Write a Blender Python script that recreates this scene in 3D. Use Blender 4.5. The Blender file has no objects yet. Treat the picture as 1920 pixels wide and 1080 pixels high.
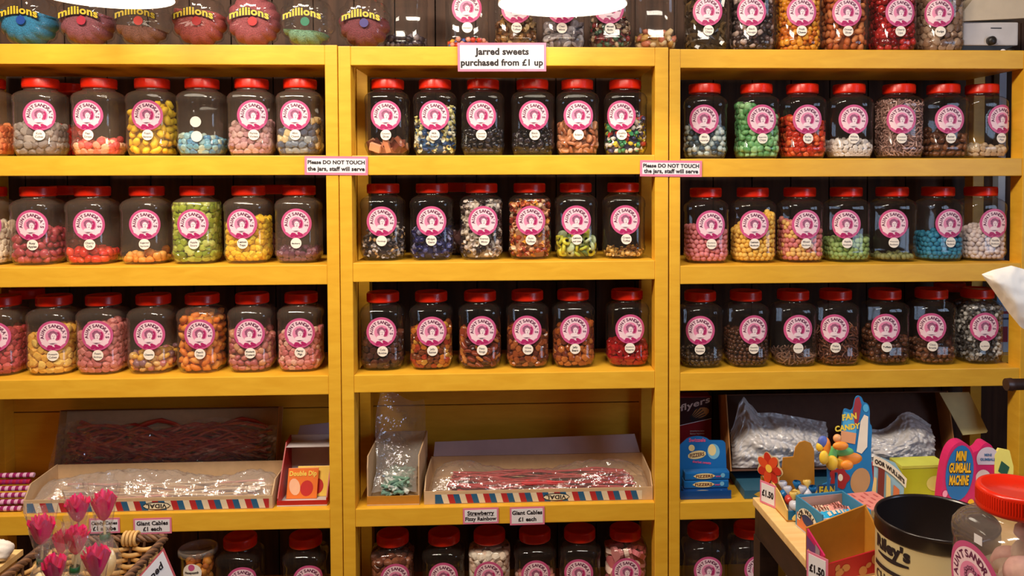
import bpy, bmesh, math, random
import numpy as np
from mathutils import Vector, Matrix, Euler, noise as mnoise

SC = bpy.context.scene
COL = SC.collection
random.seed(7)
RNG = np.random.default_rng(11)
PI = math.pi

# ------------------------------------------------------------------ camera
FOC, YAW, PIT, ROL, PCX, PCY = 1551.1, 0.0470279, 0.0300898, -0.003190, 1041.37, 368.19
CAM = np.array([0.0, -2.14, 1.45])          # shelf fronts stand on the plane y = 0


def ray(px, py):
    x, y = (px - PCX) / FOC, -(py - PCY) / FOC
    c, s = math.cos(ROL), math.sin(ROL)
    x, y = c * x - s * y, s * x + c * y
    c, s = math.cos(PIT), math.sin(PIT)
    v = (x, c + s * y, -s + c * y)
    c, s = math.cos(YAW), math.sin(YAW)
    return np.array([c * v[0] + s * v[1], -s * v[0] + c * v[1], v[2]])


def at(px, py, Y):
    d = ray(px, py)
    return CAM + d * ((Y - CAM[1]) / d[1])


def atz(px, py, Z):
    d = ray(px, py)
    return CAM + d * ((Z - CAM[2]) / d[2])


_f = ray(PCX, PCY)
_r = ray(PCX + FOC, PCY) - _f
_u = ray(PCX, PCY - FOC) - _f
cd = bpy.data.cameras.new('camera')
cd.sensor_width = 36.0
cd.lens = FOC / 1920 * 36
cd.shift_x = (960 - PCX) / 1920
cd.shift_y = (PCY - 540) / 1920
cd.clip_start = 0.05
cam = bpy.data.objects.new('camera', cd)
COL.objects.link(cam)
cam.matrix_world = Matrix(((_r[0], _u[0], -_f[0], CAM[0]), (_r[1], _u[1], -_f[1], CAM[1]),
                           (_r[2], _u[2], -_f[2], CAM[2]), (0, 0, 0, 1)))
SC.camera = cam

# ------------------------------------------------------------------ world, exposure, room lights
SC.view_settings.view_transform = 'Standard'
SC.view_settings.look = 'None'
SC.view_settings.gamma = 1.0
SC.view_settings.exposure = 0.0
SC.view_settings.use_curve_mapping = False
try:
    SC.cycles.transparent_max_bounces = 32
    SC.cycles.max_bounces = 8
    SC.cycles.diffuse_bounces = 3
    SC.cycles.glossy_bounces = 3
    SC.cycles.sample_clamp_indirect = 4.0
except Exception:
    pass
W = bpy.data.worlds.new('world')
SC.world = W
W.use_nodes = True
W.node_tree.nodes['Background'].inputs[0].default_value = (0.55, 0.6, 0.7, 1)
W.node_tree.nodes['Background'].inputs[1].default_value = 0.035

LAMP_POWER = 9.0          # emission of the pendant diffusers
WINDOW_POWER = 6.5         # emission of the sky in the shop window


def area(name, loc, target, sx, sy, power, col):
    l = bpy.data.lights.new(name, 'AREA')
    l.shape = 'RECTANGLE'
    l.size, l.size_y, l.energy, l.color = sx, sy, power, col
    o = bpy.data.objects.new(name, l)
    COL.objects.link(o)
    o.location = loc
    o.rotation_euler = (Vector(target) - Vector(loc)).to_track_quat('-Z', 'Y').to_euler()
    return o


area('ceiling_light', (-1.0, -1.25, 2.6), (-0.6, 0.0, 0.9), 0.9, 0.2, 46, (1.0, 0.84, 0.66))
area('ceiling_light', (0.35, -1.25, 2.6), (0.3, 0.0, 0.9), 0.7, 0.2, 20, (1.0, 0.88, 0.74))

# ------------------------------------------------------------------ materials


def lin(c):
    return tuple((v / 255 / 12.92) if v / 255 <= 0.04045 else ((v / 255 + 0.055) / 1.055) ** 2.4 for v in c[:3])


_M = {}


def mat(name, rgb, rough=0.5, var=0.06, scale=25.0, bump=0.0, spec=0.5, emit=0.0, metal=0.0, sss=0.0):
    if name in _M:
        return _M[name]
    m = bpy.data.materials.new(name)
    _M[name] = m
    m.use_nodes = True
    nt = m.node_tree
    b = nt.nodes['Principled BSDF']
    c = lin(rgb)
    tc = nt.nodes.new('ShaderNodeTexCoord')
    nz = nt.nodes.new('ShaderNodeTexNoise')
    nz.inputs['Scale'].default_value = scale
    nz.inputs['Detail'].default_value = 3
    nt.links.new(tc.outputs['Object'], nz.inputs['Vector'])
    rp = nt.nodes.new('ShaderNodeValToRGB')
    rp.color_ramp.elements[0].position = 0.3
    rp.color_ramp.elements[1].position = 0.7
    rp.color_ramp.elements[0].color = tuple(v * (1 - var) for v in c) + (1,)
    rp.color_ramp.elements[1].color = tuple(min(1, v * (1 + var)) for v in c) + (1,)
    nt.links.new(nz.outputs['Fac'], rp.inputs['Fac'])
    nt.links.new(rp.outputs['Color'], b.inputs['Base Color'])
    b.inputs['Roughness'].default_value = rough
    b.inputs['Metallic'].default_value = metal
    b.inputs['Specular IOR Level'].default_value = spec
    if sss:
        b.inputs['Subsurface Weight'].default_value = sss
        b.inputs['Subsurface Radius'].default_value = (0.01, 0.008, 0.006)
        b.inputs['Subsurface Scale'].default_value = 0.5
    if bump:
        bp = nt.nodes.new('ShaderNodeBump')
        bp.inputs['Strength'].default_value = bump
        bp.inputs['Distance'].default_value = 0.003
        nt.links.new(nz.outputs['Fac'], bp.inputs['Height'])
        nt.links.new(bp.outputs['Normal'], b.inputs['Normal'])
    if emit:
        b.inputs['Emission Color'].default_value = c + (1,)
        b.inputs['Emission Strength'].default_value = emit
    return m


def clear_mat(name, tint=(0.93, 0.93, 0.93), haze=0.012, rough=0.06, f0=0.035, f1=0.6, bump=0.0, bscale=60.0, hazecol=(0.8, 0.7, 0.62)):
    """thin clear plastic: mostly transparent, a Fresnel-like gloss and haze, for scuffing and for painted reflections"""
    if name in _M:
        return _M[name]
    m = bpy.data.materials.new(name)
    _M[name] = m
    m.use_nodes = True
    nt = m.node_tree
    nt.nodes.clear()
    out = nt.nodes.new('ShaderNodeOutputMaterial')
    tr = nt.nodes.new('ShaderNodeBsdfTransparent')
    tr.inputs[0].default_value = tint + (1,)
    gl = nt.nodes.new('ShaderNodeBsdfGlossy')
    gl.inputs['Roughness'].default_value = rough
    df = nt.nodes.new('ShaderNodeBsdfDiffuse')
    df.inputs[0].default_value = hazecol + (1,)
    lw = nt.nodes.new('ShaderNodeLayerWeight')
    pw = nt.nodes.new('ShaderNodeMath'); pw.operation = 'POWER'; pw.inputs[1].default_value = 3.5
    ma = nt.nodes.new('ShaderNodeMath'); ma.operation = 'MULTIPLY_ADD'
    ma.inputs[1].default_value = f1; ma.inputs[2].default_value = f0
    nt.links.new(lw.outputs['Facing'], pw.inputs[0])
    nt.links.new(pw.outputs[0], ma.inputs[0])
    m1 = nt.nodes.new('ShaderNodeMixShader'); m1.inputs[0].default_value = haze
    m2 = nt.nodes.new('ShaderNodeMixShader')
    nt.links.new(tr.outputs[0], m1.inputs[1]); nt.links.new(df.outputs[0], m1.inputs[2])
    nt.links.new(ma.outputs[0], m2.inputs[0])
    nt.links.new(m1.outputs[0], m2.inputs[1]); nt.links.new(gl.outputs[0], m2.inputs[2])
    tc = nt.nodes.new('ShaderNodeTexCoord')
    nz = nt.nodes.new('ShaderNodeTexNoise')
    nz.inputs['Scale'].default_value = bscale
    nt.links.new(tc.outputs['Object'], nz.inputs['Vector'])
    if bump:
        bp = nt.nodes.new('ShaderNodeBump'); bp.inputs['Strength'].default_value = bump
        bp.inputs['Distance'].default_value = 0.01
        nt.links.new(nz.outputs['Fac'], bp.inputs['Height'])
        nt.links.new(bp.outputs['Normal'], gl.inputs['Normal'])
        nt.links.new(bp.outputs['Normal'], lw.inputs['Normal'])
    nt.links.new(m2.outputs[0], out.inputs[0])
    return m


def emis(name, rgb, strength):
    m = bpy.data.materials.new(name)
    m.use_nodes = True
    nt = m.node_tree
    nt.nodes.clear()
    e = nt.nodes.new('ShaderNodeEmission')
    e.inputs[0].default_value = rgb + (1,)
    e.inputs[1].default_value = strength
    o = nt.nodes.new('ShaderNodeOutputMaterial')
    nt.links.new(e.outputs[0], o.inputs[0])
    return m


def wood_mat(name, c1, c2, rough=0.5, sc=(6, 6, 60), wscale=3.0, bump=0.15):
    if name in _M:
        return _M[name]
    m = bpy.data.materials.new(name)
    _M[name] = m
    m.use_nodes = True
    nt = m.node_tree
    b = nt.nodes['Principled BSDF']
    tc = nt.nodes.new('ShaderNodeTexCoord')
    mp = nt.nodes.new('ShaderNodeMapping')
    mp.inputs['Scale'].default_value = sc
    nz = nt.nodes.new('ShaderNodeTexNoise')
    nz.inputs['Scale'].default_value = wscale
    nz.inputs['Detail'].default_value = 6
    nz.inputs['Distortion'].default_value = 0.6
    rp = nt.nodes.new('ShaderNodeValToRGB')
    rp.color_ramp.elements[0].position = 0.32
    rp.color_ramp.elements[1].position = 0.68
    rp.color_ramp.elements[0].color = lin(c1) + (1,)
    rp.color_ramp.elements[1].color = lin(c2) + (1,)
    nt.links.new(tc.outputs['Object'], mp.inputs[0])
    nt.links.new(mp.outputs[0], nz.inputs['Vector'])
    nt.links.new(nz.outputs['Fac'], rp.inputs['Fac'])
    nt.links.new(rp.outputs['Color'], b.inputs['Base Color'])
    b.inputs['Roughness'].default_value = rough
    if bump:
        bp = nt.nodes.new('ShaderNodeBump'); bp.inputs['Strength'].default_value = bump
        bp.inputs['Distance'].default_value = 0.002
        nt.links.new(nz.outputs['Fac'], bp.inputs['Height'])
        nt.links.new(bp.outputs['Normal'], b.inputs['Normal'])
    return m


YEL = wood_mat('yellow_paint', (230, 171, 44), (240, 185, 54), 0.42, (3, 3, 14), 4.0, 0.06)
ROOM_HAZE = clear_mat('room_haze_jar_plastic', (0.93, 0.92, 0.91), 0.06, 0.09, 0.045, 0.6, hazecol=(0.8, 0.6, 0.46))  # warm haze colour imitates the bright room mirrored in these jars
CLOUDY = clear_mat('cloudy_jar_plastic', (0.85, 0.82, 0.79), 0.12, 0.1, 0.05, 0.6, hazecol=(0.55, 0.46, 0.4))
RED = mat('red_lid_plastic', (218, 38, 12), 0.28, 0.05)
PET = clear_mat('clear_jar_plastic')
PINK = mat('label_pink', (206, 88, 138), 0.4, 0.03)
PALE = mat('label_pale_pink', (246, 212, 222), 0.45, 0.02)
MIDP = mat('label_mid_pink', (234, 140, 178), 0.45, 0.02)
DEEP = mat('label_magenta', (178, 36, 100), 0.45, 0.03)
PLUM = mat('label_plum_ink', (104, 40, 76), 0.5, 0.03)
HAIR = mat('label_hair_ink', (188, 120, 152), 0.5, 0.15, 400)
FACE = mat('label_face', (250, 226, 232), 0.5, 0.02)
CREAM = mat('sticker_cream', (250, 240, 226), 0.45, 0.02)
INK = mat('black_ink', (38, 30, 34), 0.5, 0.02)
GREY = mat('grey_ink', (128, 118, 118), 0.5, 0.02)
WHITE = mat('white_card', (238, 234, 238), 0.5, 0.02)
ROSE = mat('sign_pink', (232, 130, 160), 0.5, 0.05)
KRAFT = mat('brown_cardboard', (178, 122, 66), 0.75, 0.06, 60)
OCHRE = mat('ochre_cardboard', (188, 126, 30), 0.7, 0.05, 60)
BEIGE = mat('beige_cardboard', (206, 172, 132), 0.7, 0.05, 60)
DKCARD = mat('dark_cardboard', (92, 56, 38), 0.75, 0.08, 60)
BAG = clear_mat('crinkled_clear_bag', (0.97, 0.97, 0.97), 0.20, 0.09, 0.13, 0.5, 0.5, 70.0, (0.92, 0.9, 0.88))
BAGW = clear_mat('window_haze_clear_bag', (0.97, 0.97, 0.98), 0.72, 0.1, 0.1, 0.5, 0.5, 60.0, (0.95, 0.93, 0.95))  # strong white haze stands in for window light reflected off the film
THIN = clear_mat('thin_clear_bag', (0.98, 0.98, 0.98), 0.08, 0.08, 0.15, 0.5, 0.5, 70.0, (0.9, 0.86, 0.82))

# ------------------------------------------------------------------ mesh building


class MB:
    def __init__(s):
        s.v, s.f, s.m, s.s = [], [], [], []

    def add(s, vs, fs, mat=0, smooth=False):
        o = len(s.v)
        s.v += [tuple(map(float, p)) for p in vs]
        for f in fs:
            s.f.append(tuple(i + o for i in f))
            s.m.append(mat)
            s.s.append(smooth)
        return s

    def box(s, x0, x1, y0, y1, z0, z1, mat=0, M=None):
        vs = [(x, y, z) for z in (z0, z1) for y in (y0, y1) for x in (x0, x1)]
        if M is not None:
            vs = [tuple(M @ Vector(p)) for p in vs]
        return s.add(vs, [(0, 2, 3, 1), (4, 5, 7, 6), (0, 1, 5, 4), (2, 6, 7, 3), (0, 4, 6, 2), (1, 3, 7, 5)], mat)

    def prism(s, poly, t, fn=None, mat=0, back=None):
        """poly (u, v) extruded by t along w; fn maps (u, v, w) to a point (default: u = x, v = z, front at y = 0, back at y = t)"""
        fn = fn or (lambda u, v, w: (u, w, v))
        n = len(poly)
        a = sum(poly[i][0] * poly[(i + 1) % n][1] - poly[(i + 1) % n][0] * poly[i][1] for i in range(n))
        if a < 0:
            poly = poly[::-1]
        vs = [fn(u, v, 0) for u, v in poly] + [fn(u, v, t) for u, v in poly]
        s.add(vs, [tuple(range(n))], mat)
        s.add(vs, [tuple(range(2 * n - 1, n - 1, -1))] + [(i + n, (i + 1) % n + n, (i + 1) % n, i) for i in range(n)], mat if back is None else back)
        return s

    def tube(s, pts, r, n=8, mat=0, caps=True, smooth=True):
        pts = [Vector(p) for p in pts]
        rs = r if hasattr(r, '__len__') else [r] * len(pts)
        vs, fs = [], []
        up = None
        for i, p in enumerate(pts):
            d = (pts[min(i + 1, len(pts) - 1)] - pts[max(i - 1, 0)]).normalized()
            if up is None:
                up = d.orthogonal().normalized()
            up = (up - d * up.dot(d)).normalized()
            sd = d.cross(up)
            for k in range(n):
                a = 2 * PI * k / n
                vs.append(p + (up * math.cos(a) + sd * math.sin(a)) * rs[i])
        for i in range(len(pts) - 1):
            for k in range(n):
                k2 = (k + 1) % n
                fs.append((i * n + k, i * n + k2, (i + 1) * n + k2, (i + 1) * n + k))
        s.add(vs, fs, mat, smooth)
        if caps:
            s.add(vs[:n], [tuple(range(n - 1, -1, -1))], mat)
            s.add(vs[-n:], [tuple(range(n))], mat)
        return s

    def lathe(s, prof, n=32, c=(0, 0, 0), mat=0, smooth=True, capb=False, capt=False, mats=None):
        """prof: (radius, z[, superellipse power])"""
        vs, fs = [], []
        for p in prof:
            pw = p[2] if len(p) > 2 else 2.0
            for k in range(n):
                a = 2 * PI * k / n
                cx, sy = math.cos(a), math.sin(a)
                q = p[0] * (abs(cx) ** pw + abs(sy) ** pw) ** (-1 / pw)
                vs.append((c[0] + q * cx, c[1] + q * sy, c[2] + p[1]))
        for i in range(len(prof) - 1):
            ff = [(i * n + k, i * n + (k + 1) % n, (i + 1) * n + (k + 1) % n, (i + 1) * n + k) for k in range(n)]
            fs.append((ff, mat if mats is None else mats[i]))
        o = len(s.v)
        s.v += vs
        for ff, mm in fs:
            for f in ff:
                s.f.append(tuple(i + o for i in f)); s.m.append(mm); s.s.append(smooth)
        if capb:
            s.f.append(tuple(o + i for i in range(n - 1, -1, -1))); s.m.append(mat); s.s.append(False)
        if capt:
            s.f.append(tuple(o + len(vs) - n + i for i in range(n))); s.m.append(mat); s.s.append(False)
        return s

    def grid(s, fn, nu, nv, mat=0, smooth=True):
        vs = [fn(i / nu, j / nv) for j in range(nv + 1) for i in range(nu + 1)]
        fs = [(j * (nu + 1) + i, j * (nu + 1) + i + 1, (j + 1) * (nu + 1) + i + 1, (j + 1) * (nu + 1) + i) for j in range(nv) for i in range(nu)]
        return s.add(vs, fs, mat, smooth)

    def ball(s, c, r, nu=16, nv=10, mat=0, M=None):
        rx, ry, rz = r if hasattr(r, '__len__') else (r, r, r)
        def fn(u, v):
            a, b = 2 * PI * u, PI * (v - 0.5)
            p = Vector((rx * math.cos(a) * math.cos(b), ry * math.sin(a) * math.cos(b), rz * math.sin(b)))
            if M is not None:
                p = M @ p
            return (c[0] + p[0], c[1] + p[1], c[2] + p[2])
        return s.grid(fn, nu, nv, mat)

    def mesh(s, name, mats, bevel=0.0):
        me = bpy.data.meshes.new(name)
        # drop stray vertices of empty adds
        me.from_pydata(s.v, [], s.f)
        for m in (mats if isinstance(mats, (list, tuple)) else [mats]):
            me.materials.append(m)
        me.polygons.foreach_set('material_index', s.m)
        me.polygons.foreach_set('use_smooth', s.s)
        bm = bmesh.new()
        bm.from_mesh(me)
        loose = [v for v in bm.verts if not v.link_faces]
        bmesh.ops.delete(bm, geom=loose, context='VERTS')
        if bevel:
            bmesh.ops.bevel(bm, geom=[e for e in bm.edges if len(e.link_faces) == 2 and e.calc_face_angle(0) > 0.5], offset=bevel, segments=2, affect='EDGES', profile=0.6)
        bm.to_mesh(me)
        bm.free()
        me.update()
        return me

    def build(s, name, mats, parent=None, bevel=0.0, loc=None, rot=None):
        return put(name, s.mesh(name, mats, bevel), parent, loc, rot)


def put(name, me, parent=None, loc=None, rot=None):
    o = bpy.data.objects.new(name, me)
    COL.objects.link(o)
    if parent is not None:
        o.parent = parent
    if loc is not None:
        o.location = loc
    if rot is not None:
        o.rotation_euler = rot
    return o


def tag(o, label, cat, group=None, kind=None):
    o['label'] = label
    o['category'] = cat
    if group:
        o['group'] = group
    if kind:
        o['kind'] = kind
    return o


def thing(name, label, cat, loc=(0, 0, 0), rot=(0, 0, 0), group=None):
    o = bpy.data.objects.new(name, None)
    o.empty_display_size = 0.02
    COL.objects.link(o)
    o.location = loc
    o.rotation_euler = rot
    return tag(o, label, cat, group)


def struct(name, mb, mats, bevel=0.0):
    o = mb.build(name, mats, None, bevel)
    o['kind'] = 'structure'
    return o


# ------------------------------------------------------------------ lettering
_T = {}


def glyphs(txt, bold=0.018):
    """flat triangulated outline of txt at size 1, left-aligned on the baseline: (verts n x 2, faces)"""
    k = (txt, bold)
    if k in _T:
        return _T[k]
    cu = bpy.data.curves.new('lettering', 'FONT')
    cu.body = txt
    cu.size = 1.0
    cu.offset = bold
    cu.resolution_u = 3
    cu.space_character = 1.04
    o = bpy.data.objects.new('lettering', cu)
    COL.objects.link(o)
    dg = bpy.context.evaluated_depsgraph_get()
    me = bpy.data.meshes.new_from_object(o.evaluated_get(dg))
    v = np.array([p.co[:2] for p in me.vertices]).reshape(-1, 2)
    f = [tuple(p.vertices) for p in me.polygons]
    bpy.data.objects.remove(o)
    bpy.data.curves.remove(cu)
    bpy.data.meshes.remove(me)
    _T[k] = (v, f)
    return _T[k]


def text_to(mb, txt, size, fn, mat=0, align='C', bold=0.018, width=None, u0=0.0, v0=0.0, shear=0.0):
    v, f = glyphs(txt, bold)
    if not len(v):
        return
    v = v * size
    x0, x1 = v[:, 0].min(), v[:, 0].max()
    w = x1 - x0
    sx = 1.0 if width is None else width / w
    off = {'C': -(x0 + x1) / 2, 'L': -x0, 'R': -x1}[align]
    mb.add([fn((p[0] + off) * sx + shear * p[1] + u0, p[1] + v0) for p in v], f, mat)


def arc_text(mb, txt, size, rad, mid_deg, step_deg, fn, mat=0, bold=0.03, cv=0.0):
    n = len(txt)
    for i, ch in enumerate(txt):
        if ch == ' ':
            continue
        a = math.radians(mid_deg - (i - (n - 1) / 2) * step_deg)
        v, f = glyphs(ch, bold)
        v = v * size
        xm = (v[:, 0].min() + v[:, 0].max()) / 2
        out = []
        for p in v:
            lx, ly = p[0] - xm, p[1] + rad
            out.append(fn(ly * math.cos(a) + lx * math.sin(a), cv + ly * math.sin(a) - lx * math.cos(a)))
        mb.add(out, f, mat)


def blob(mb, cu, cv, rfun, fn, off, mat, rings=4, seg=40):
    """star-shaped flat patch around (cu, cv), laid on the surface fn(u, v, off)"""
    vs = [fn(cu, cv, off)]
    for j in range(1, rings + 1):
        for k in range(seg):
            a = 2 * PI * k / seg
            r = rfun(a) * j / rings
            vs.append(fn(cu + r * math.cos(a), cv + r * math.sin(a), off))
    fs = [(0, 1 + k, 1 + (k + 1) % seg) for k in range(seg)]
    for j in range(rings - 1):
        b = 1 + j * seg
        fs += [(b + k, b + seg + k, b + seg + (k + 1) % seg, b + (k + 1) % seg) for k in range(seg)]
    mb.add(vs, fs, mat, False)


def soft_poly(p, n=2):
    """corner-cutting: rounds a closed outline"""
    for _ in range(n):
        q = []
        for i in range(len(p)):
            a, b = p[i], p[(i + 1) % len(p)]
            q += [(a[0] * 0.75 + b[0] * 0.25, a[1] * 0.75 + b[1] * 0.25), (a[0] * 0.25 + b[0] * 0.75, a[1] * 0.25 + b[1] * 0.75)]
        p = q
    return p


def ell(a, b, rot=0.0):
    def r(t):
        t -= rot
        return a * b / math.sqrt((b * math.cos(t)) ** 2 + (a * math.sin(t)) ** 2)
    return r

# ------------------------------------------------------------------ the room
WALLM = wood_mat('weathered_wall_planks', (48, 31, 23), (90, 62, 45), 0.75, (14, 14, 1.2), 2.2, 0.4)
PLASTER = mat('room_plaster', (104, 74, 54), 0.8, 0.05, 8)
FLOORM = wood_mat('floor_boards', (96, 66, 44), (130, 92, 62), 0.5, (10, 1, 1), 2.0, 0.1)
XL, XR, YB, YF, ZC = -2.4, 2.15, 0.36, -4.6, 2.7
struct('floor', MB().box(XL, XR, YF, YB, -0.05, 0.0), FLOORM)
struct('ceiling', MB().box(XL, XR, YF, YB, ZC, ZC + 0.05), PLASTER)
w = MB()
x = XL
while x < XR:                                  # vertical planks
    w.box(x + 0.002, min(x + 0.118, XR), YB, YB + 0.03, 0, ZC)
    x += 0.12
w.box(XL, XR, YB + 0.02, YB + 0.05, 0, ZC)
struct('wall_back', w, WALLM)
struct('wall_left', MB().box(XL - 0.05, XL, YF, YB, 0, ZC), PLASTER)
struct('wall_right', MB().box(XR, XR + 0.05, YF, -2.75, 0, ZC).box(XR, XR + 0.05, -1.35, YB, 0, ZC).box(XR, XR + 0.05, -2.75, -1.35, 0, 1.0).box(XR, XR + 0.05, -2.75, -1.35, 2.1, ZC), PLASTER)
struct('wall_front', MB().box(XL, XR, YF - 0.05, YF, 0, ZC), PLASTER)
wn = struct('window_1', MB().box(XR + 0.02, XR + 0.04, -2.75, -1.35, 1.0, 2.1), emis('window_daylight', (0.55, 0.72, 1.0), WINDOW_POWER))
fr = MB()
for y0, y1, z0, z1 in ((-2.75, -2.69, 1.0, 2.1), (-1.41, -1.35, 1.0, 2.1), (-2.08, -2.02, 1.0, 2.1), (-2.75, -1.35, 1.0, 1.05), (-2.75, -1.35, 2.05, 2.1)):
    fr.box(XR - 0.01, XR + 0.03, y0, y1, z0, z1)
fr.build('window_frame', WHITE, wn)
p = at(1880, 220, 0.33)
struct('trim_1', MB().box(p[0] - 0.011, p[0] + 0.011, 0.33, 0.36, 1.14, 2.3), mat('pale_blue_trim', (196, 206, 222), 0.4))

# ------------------------------------------------------------------ three shelving units
ROWS = {'L': (300, [(83, 120.5), (292, 329), (499.5, 536.5), (709, 745), (962.5, 998.5)]),
        'C': (945, [(87.5, 123), (291, 327.5), (491, 526.5), (699.5, 732.5), (949, 982.5)]),
        'R': (1590, [(93, 128), (297, 331), (496, 530), (694.5, 728.5), None])}
ZS = {}
for k, (px, rows) in ROWS.items():
    for i, r in enumerate(rows):
        if r is None:
            ZS[k, i] = (at(1340, 941.5, 0)[2], at(1340, 974, 0)[2])
        else:
            ZS[k, i] = (at(px, r[0], 0)[2], at(px, r[1], 0)[2])
    ZS[k, 5] = (ZS[k, 4][0] - 0.305, ZS[k, 4][0] - 0.351)
DEPTH = 0.285
POSTS = {'L': (-1.475, -1.443, -0.486, -0.4545), 'C': (-0.4525, -0.421, 0.3605, 0.3955), 'R': (0.3985, 0.427, 1.345, 1.379)}
UNIT_LABEL = {'L': 'yellow painted shelf unit whose top shelf carries the round scalloped tubs',
              'C': 'yellow painted shelf unit with the Jarred sweets sign on its top edge',
              'R': 'yellow painted shelf unit behind the wooden display table, its side open to the plank wall'}
for k in 'LCR':
    a0, a1, b0, b1 = POSTS[k]
    u = thing('shelving_unit', UNIT_LABEL[k], 'shelves', ((a0 + b1) / 2, DEPTH / 2, 0), group='yellow shelving units')
    ox, oy = (a0 + b1) / 2, DEPTH / 2
    zt = ZS[k, 0][0]
    for x0, x1 in ((a0, a1), (b0, b1)):
        for y0, y1 in ((0.0, 0.055), (DEPTH - 0.045, DEPTH)):
            MB().box(x0 - ox, x1 - ox, y0 - oy, y1 - oy, 0, zt).build('post', YEL, u, 0.002)
    for i in range(6):
        z1, z0 = ZS[k, i]
        MB().box(a1 - ox, b0 - ox, 0.0015 - oy, DEPTH - 0.002 - oy, z0, z1).build('shelf_board', YEL, u, 0.002)
    if k != 'R':
        za, zb = ZS[k, 4][0], ZS[k, 3][1]
        zm = za + (zb - za) * 0.62
        MB().box(a0 + 0.002 - ox, b1 - 0.002 - ox, DEPTH - oy, DEPTH + 0.012 - oy, za - 0.03, zm - 0.0015).box(a0 + 0.002 - ox, b1 - 0.002 - ox, DEPTH - oy, DEPTH + 0.012 - oy, zm + 0.0015, zb + 0.03).build('back_board', YEL, u, 0.001)

# ------------------------------------------------------------------ pendant lamps
SHADE = mat('lamp_shade_enamel', (236, 228, 214), 0.35)
LAMPE = emis('lamp_diffuser_glow', (1.0, 0.88, 0.70), LAMP_POWER)
DARKM = mat('dark_metal', (40, 36, 34), 0.4)


def pendant(c, r, label, name='pendant_lamp'):
    t = thing(name, label, 'lamp', c, group='pendant lamps')
    MB().lathe([(r, 0), (r * 1.0, 0.006), (r * 0.97, 0.03), (r * 0.86, 0.075), (r * 0.62, 0.115), (r * 0.3, 0.135), (0.03, 0.14), (0.03, 0.19), (0.0005, 0.192)], 48).build('shade', SHADE, t)
    MB().lathe([(0.0005, 0.0), (r * 0.5, 0.001), (r * 0.985, 0.004)], 48).build('diffuser', LAMPE, t)
    MB().tube([(0, 0, 0.19), (0, 0, ZC - c[2])], 0.004, 8).build('cord', DARKM, t)
    return t


pendant(tuple(at(1055, 9.5, -0.2)), 0.15, 'round white pendant lamp glowing above the Jarred sweets sign')
pendant(tuple(at(199, -6, -0.2)), 0.143, 'round white pendant lamp glowing in front of the blue and mauve scalloped tubs')

# ------------------------------------------------------------------ retail jars
JA = 0.0585
SP = 3.4
PROF = [(0.02, 0.004), (0.70, 0.003), (0.80, 0.0), (0.86, 0.003), (0.965, 0.017), (1.0, 0.024), (1.0, 0.0315), (0.975, 0.0345), (0.975, 0.1355),
        (1.0, 0.1385), (1.0, 0.147), (0.985, 0.154), (0.93, 0.1615), (0.82, 0.1672), (0.70, 0.1705), (0.665, 0.172), (0.66, 0.176), (0.66, 0.194)]


def jprof(z):
    zs = [p[1] for p in PROF[2:]]
    return float(np.interp(z, zs, [p[0] for p in PROF[2:]]))


_a = np.linspace(-PI / 2, PI / 2, 721)
_q = (np.abs(np.cos(_a)) ** SP + np.abs(np.sin(_a)) ** SP) ** (-1 / SP)
_px, _py = _q * np.cos(_a), _q * np.sin(_a)                  # right half, from the front (-y) to the back (+y)
_ps = np.concatenate([[0], np.cumsum(np.hypot(np.diff(_px), np.diff(_py)))])
HALF = _ps[-1]


def wall_pt(s, sc):
    """point at arc length s (in units of the jar's half width) from the middle of the front, scale sc"""
    t = abs(s)
    x, y = np.interp(t, _ps, _px), np.interp(t, _ps, _py)
    return (math.copysign(x, s) if s else 0.0) * sc, y * sc


def jar_surface(s0, z0):
    def fn(u, v, off=0.0):
        s = (u + s0) / JA
        e = 1e-3
        x, y = wall_pt(s, JA * 1.004)
        xa, ya = wall_pt(s - e, 1.0)
        xb, yb = wall_pt(s + e, 1.0)
        tx, ty = xb - xa, yb - ya
        l = math.hypot(tx, ty) or 1
        nx, ny = ty / l, -tx / l
        return (x + nx * off, y + ny * off, z0 + v)
    return fn


def make_body():
    prof = [(JA * p[0], p[1], SP if 0 < i < 14 else 2.0) for i, p in enumerate(PROF)]
    prof[12] = prof[12][:2] + (3.0,)
    prof[13] = prof[13][:2] + (2.5,)
    return MB().lathe(prof, 56).mesh('jar_body', PET)


def make_lid():
    r = 0.0425
    mb = MB()
    mb.lathe([(r * 0.93, 0.1765), (r, 0.1775), (r * 1.01, 0.181), (r, 0.183), (r, 0.199), (r * 0.965, 0.2018), (r * 0.86, 0.2022), (r * 0.83, 0.2008), (0.0005, 0.2008)], 48)
    for k in range(96):                                       # grip ridges
        a = 2 * PI * (k + 0.5) / 96
        c, s = math.cos(a), math.sin(a)
        M = Matrix.Rotation(a, 3, 'Z')
        mb.box(r - 0.0008, r + 0.0004, -0.0004, 0.0004, 0.184, 0.198, 0, M)
    return mb.mesh('lid', RED)


BODY, LID = make_body(), make_lid()
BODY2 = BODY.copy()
BODY2.materials[0] = ROOM_HAZE
BODY3 = BODY.copy()
BODY3.materials[0] = CLOUDY
_LB = {}
LZ, SZ, LR, SR = 0.104, 0.0535, 0.0392, 0.0138


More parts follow.
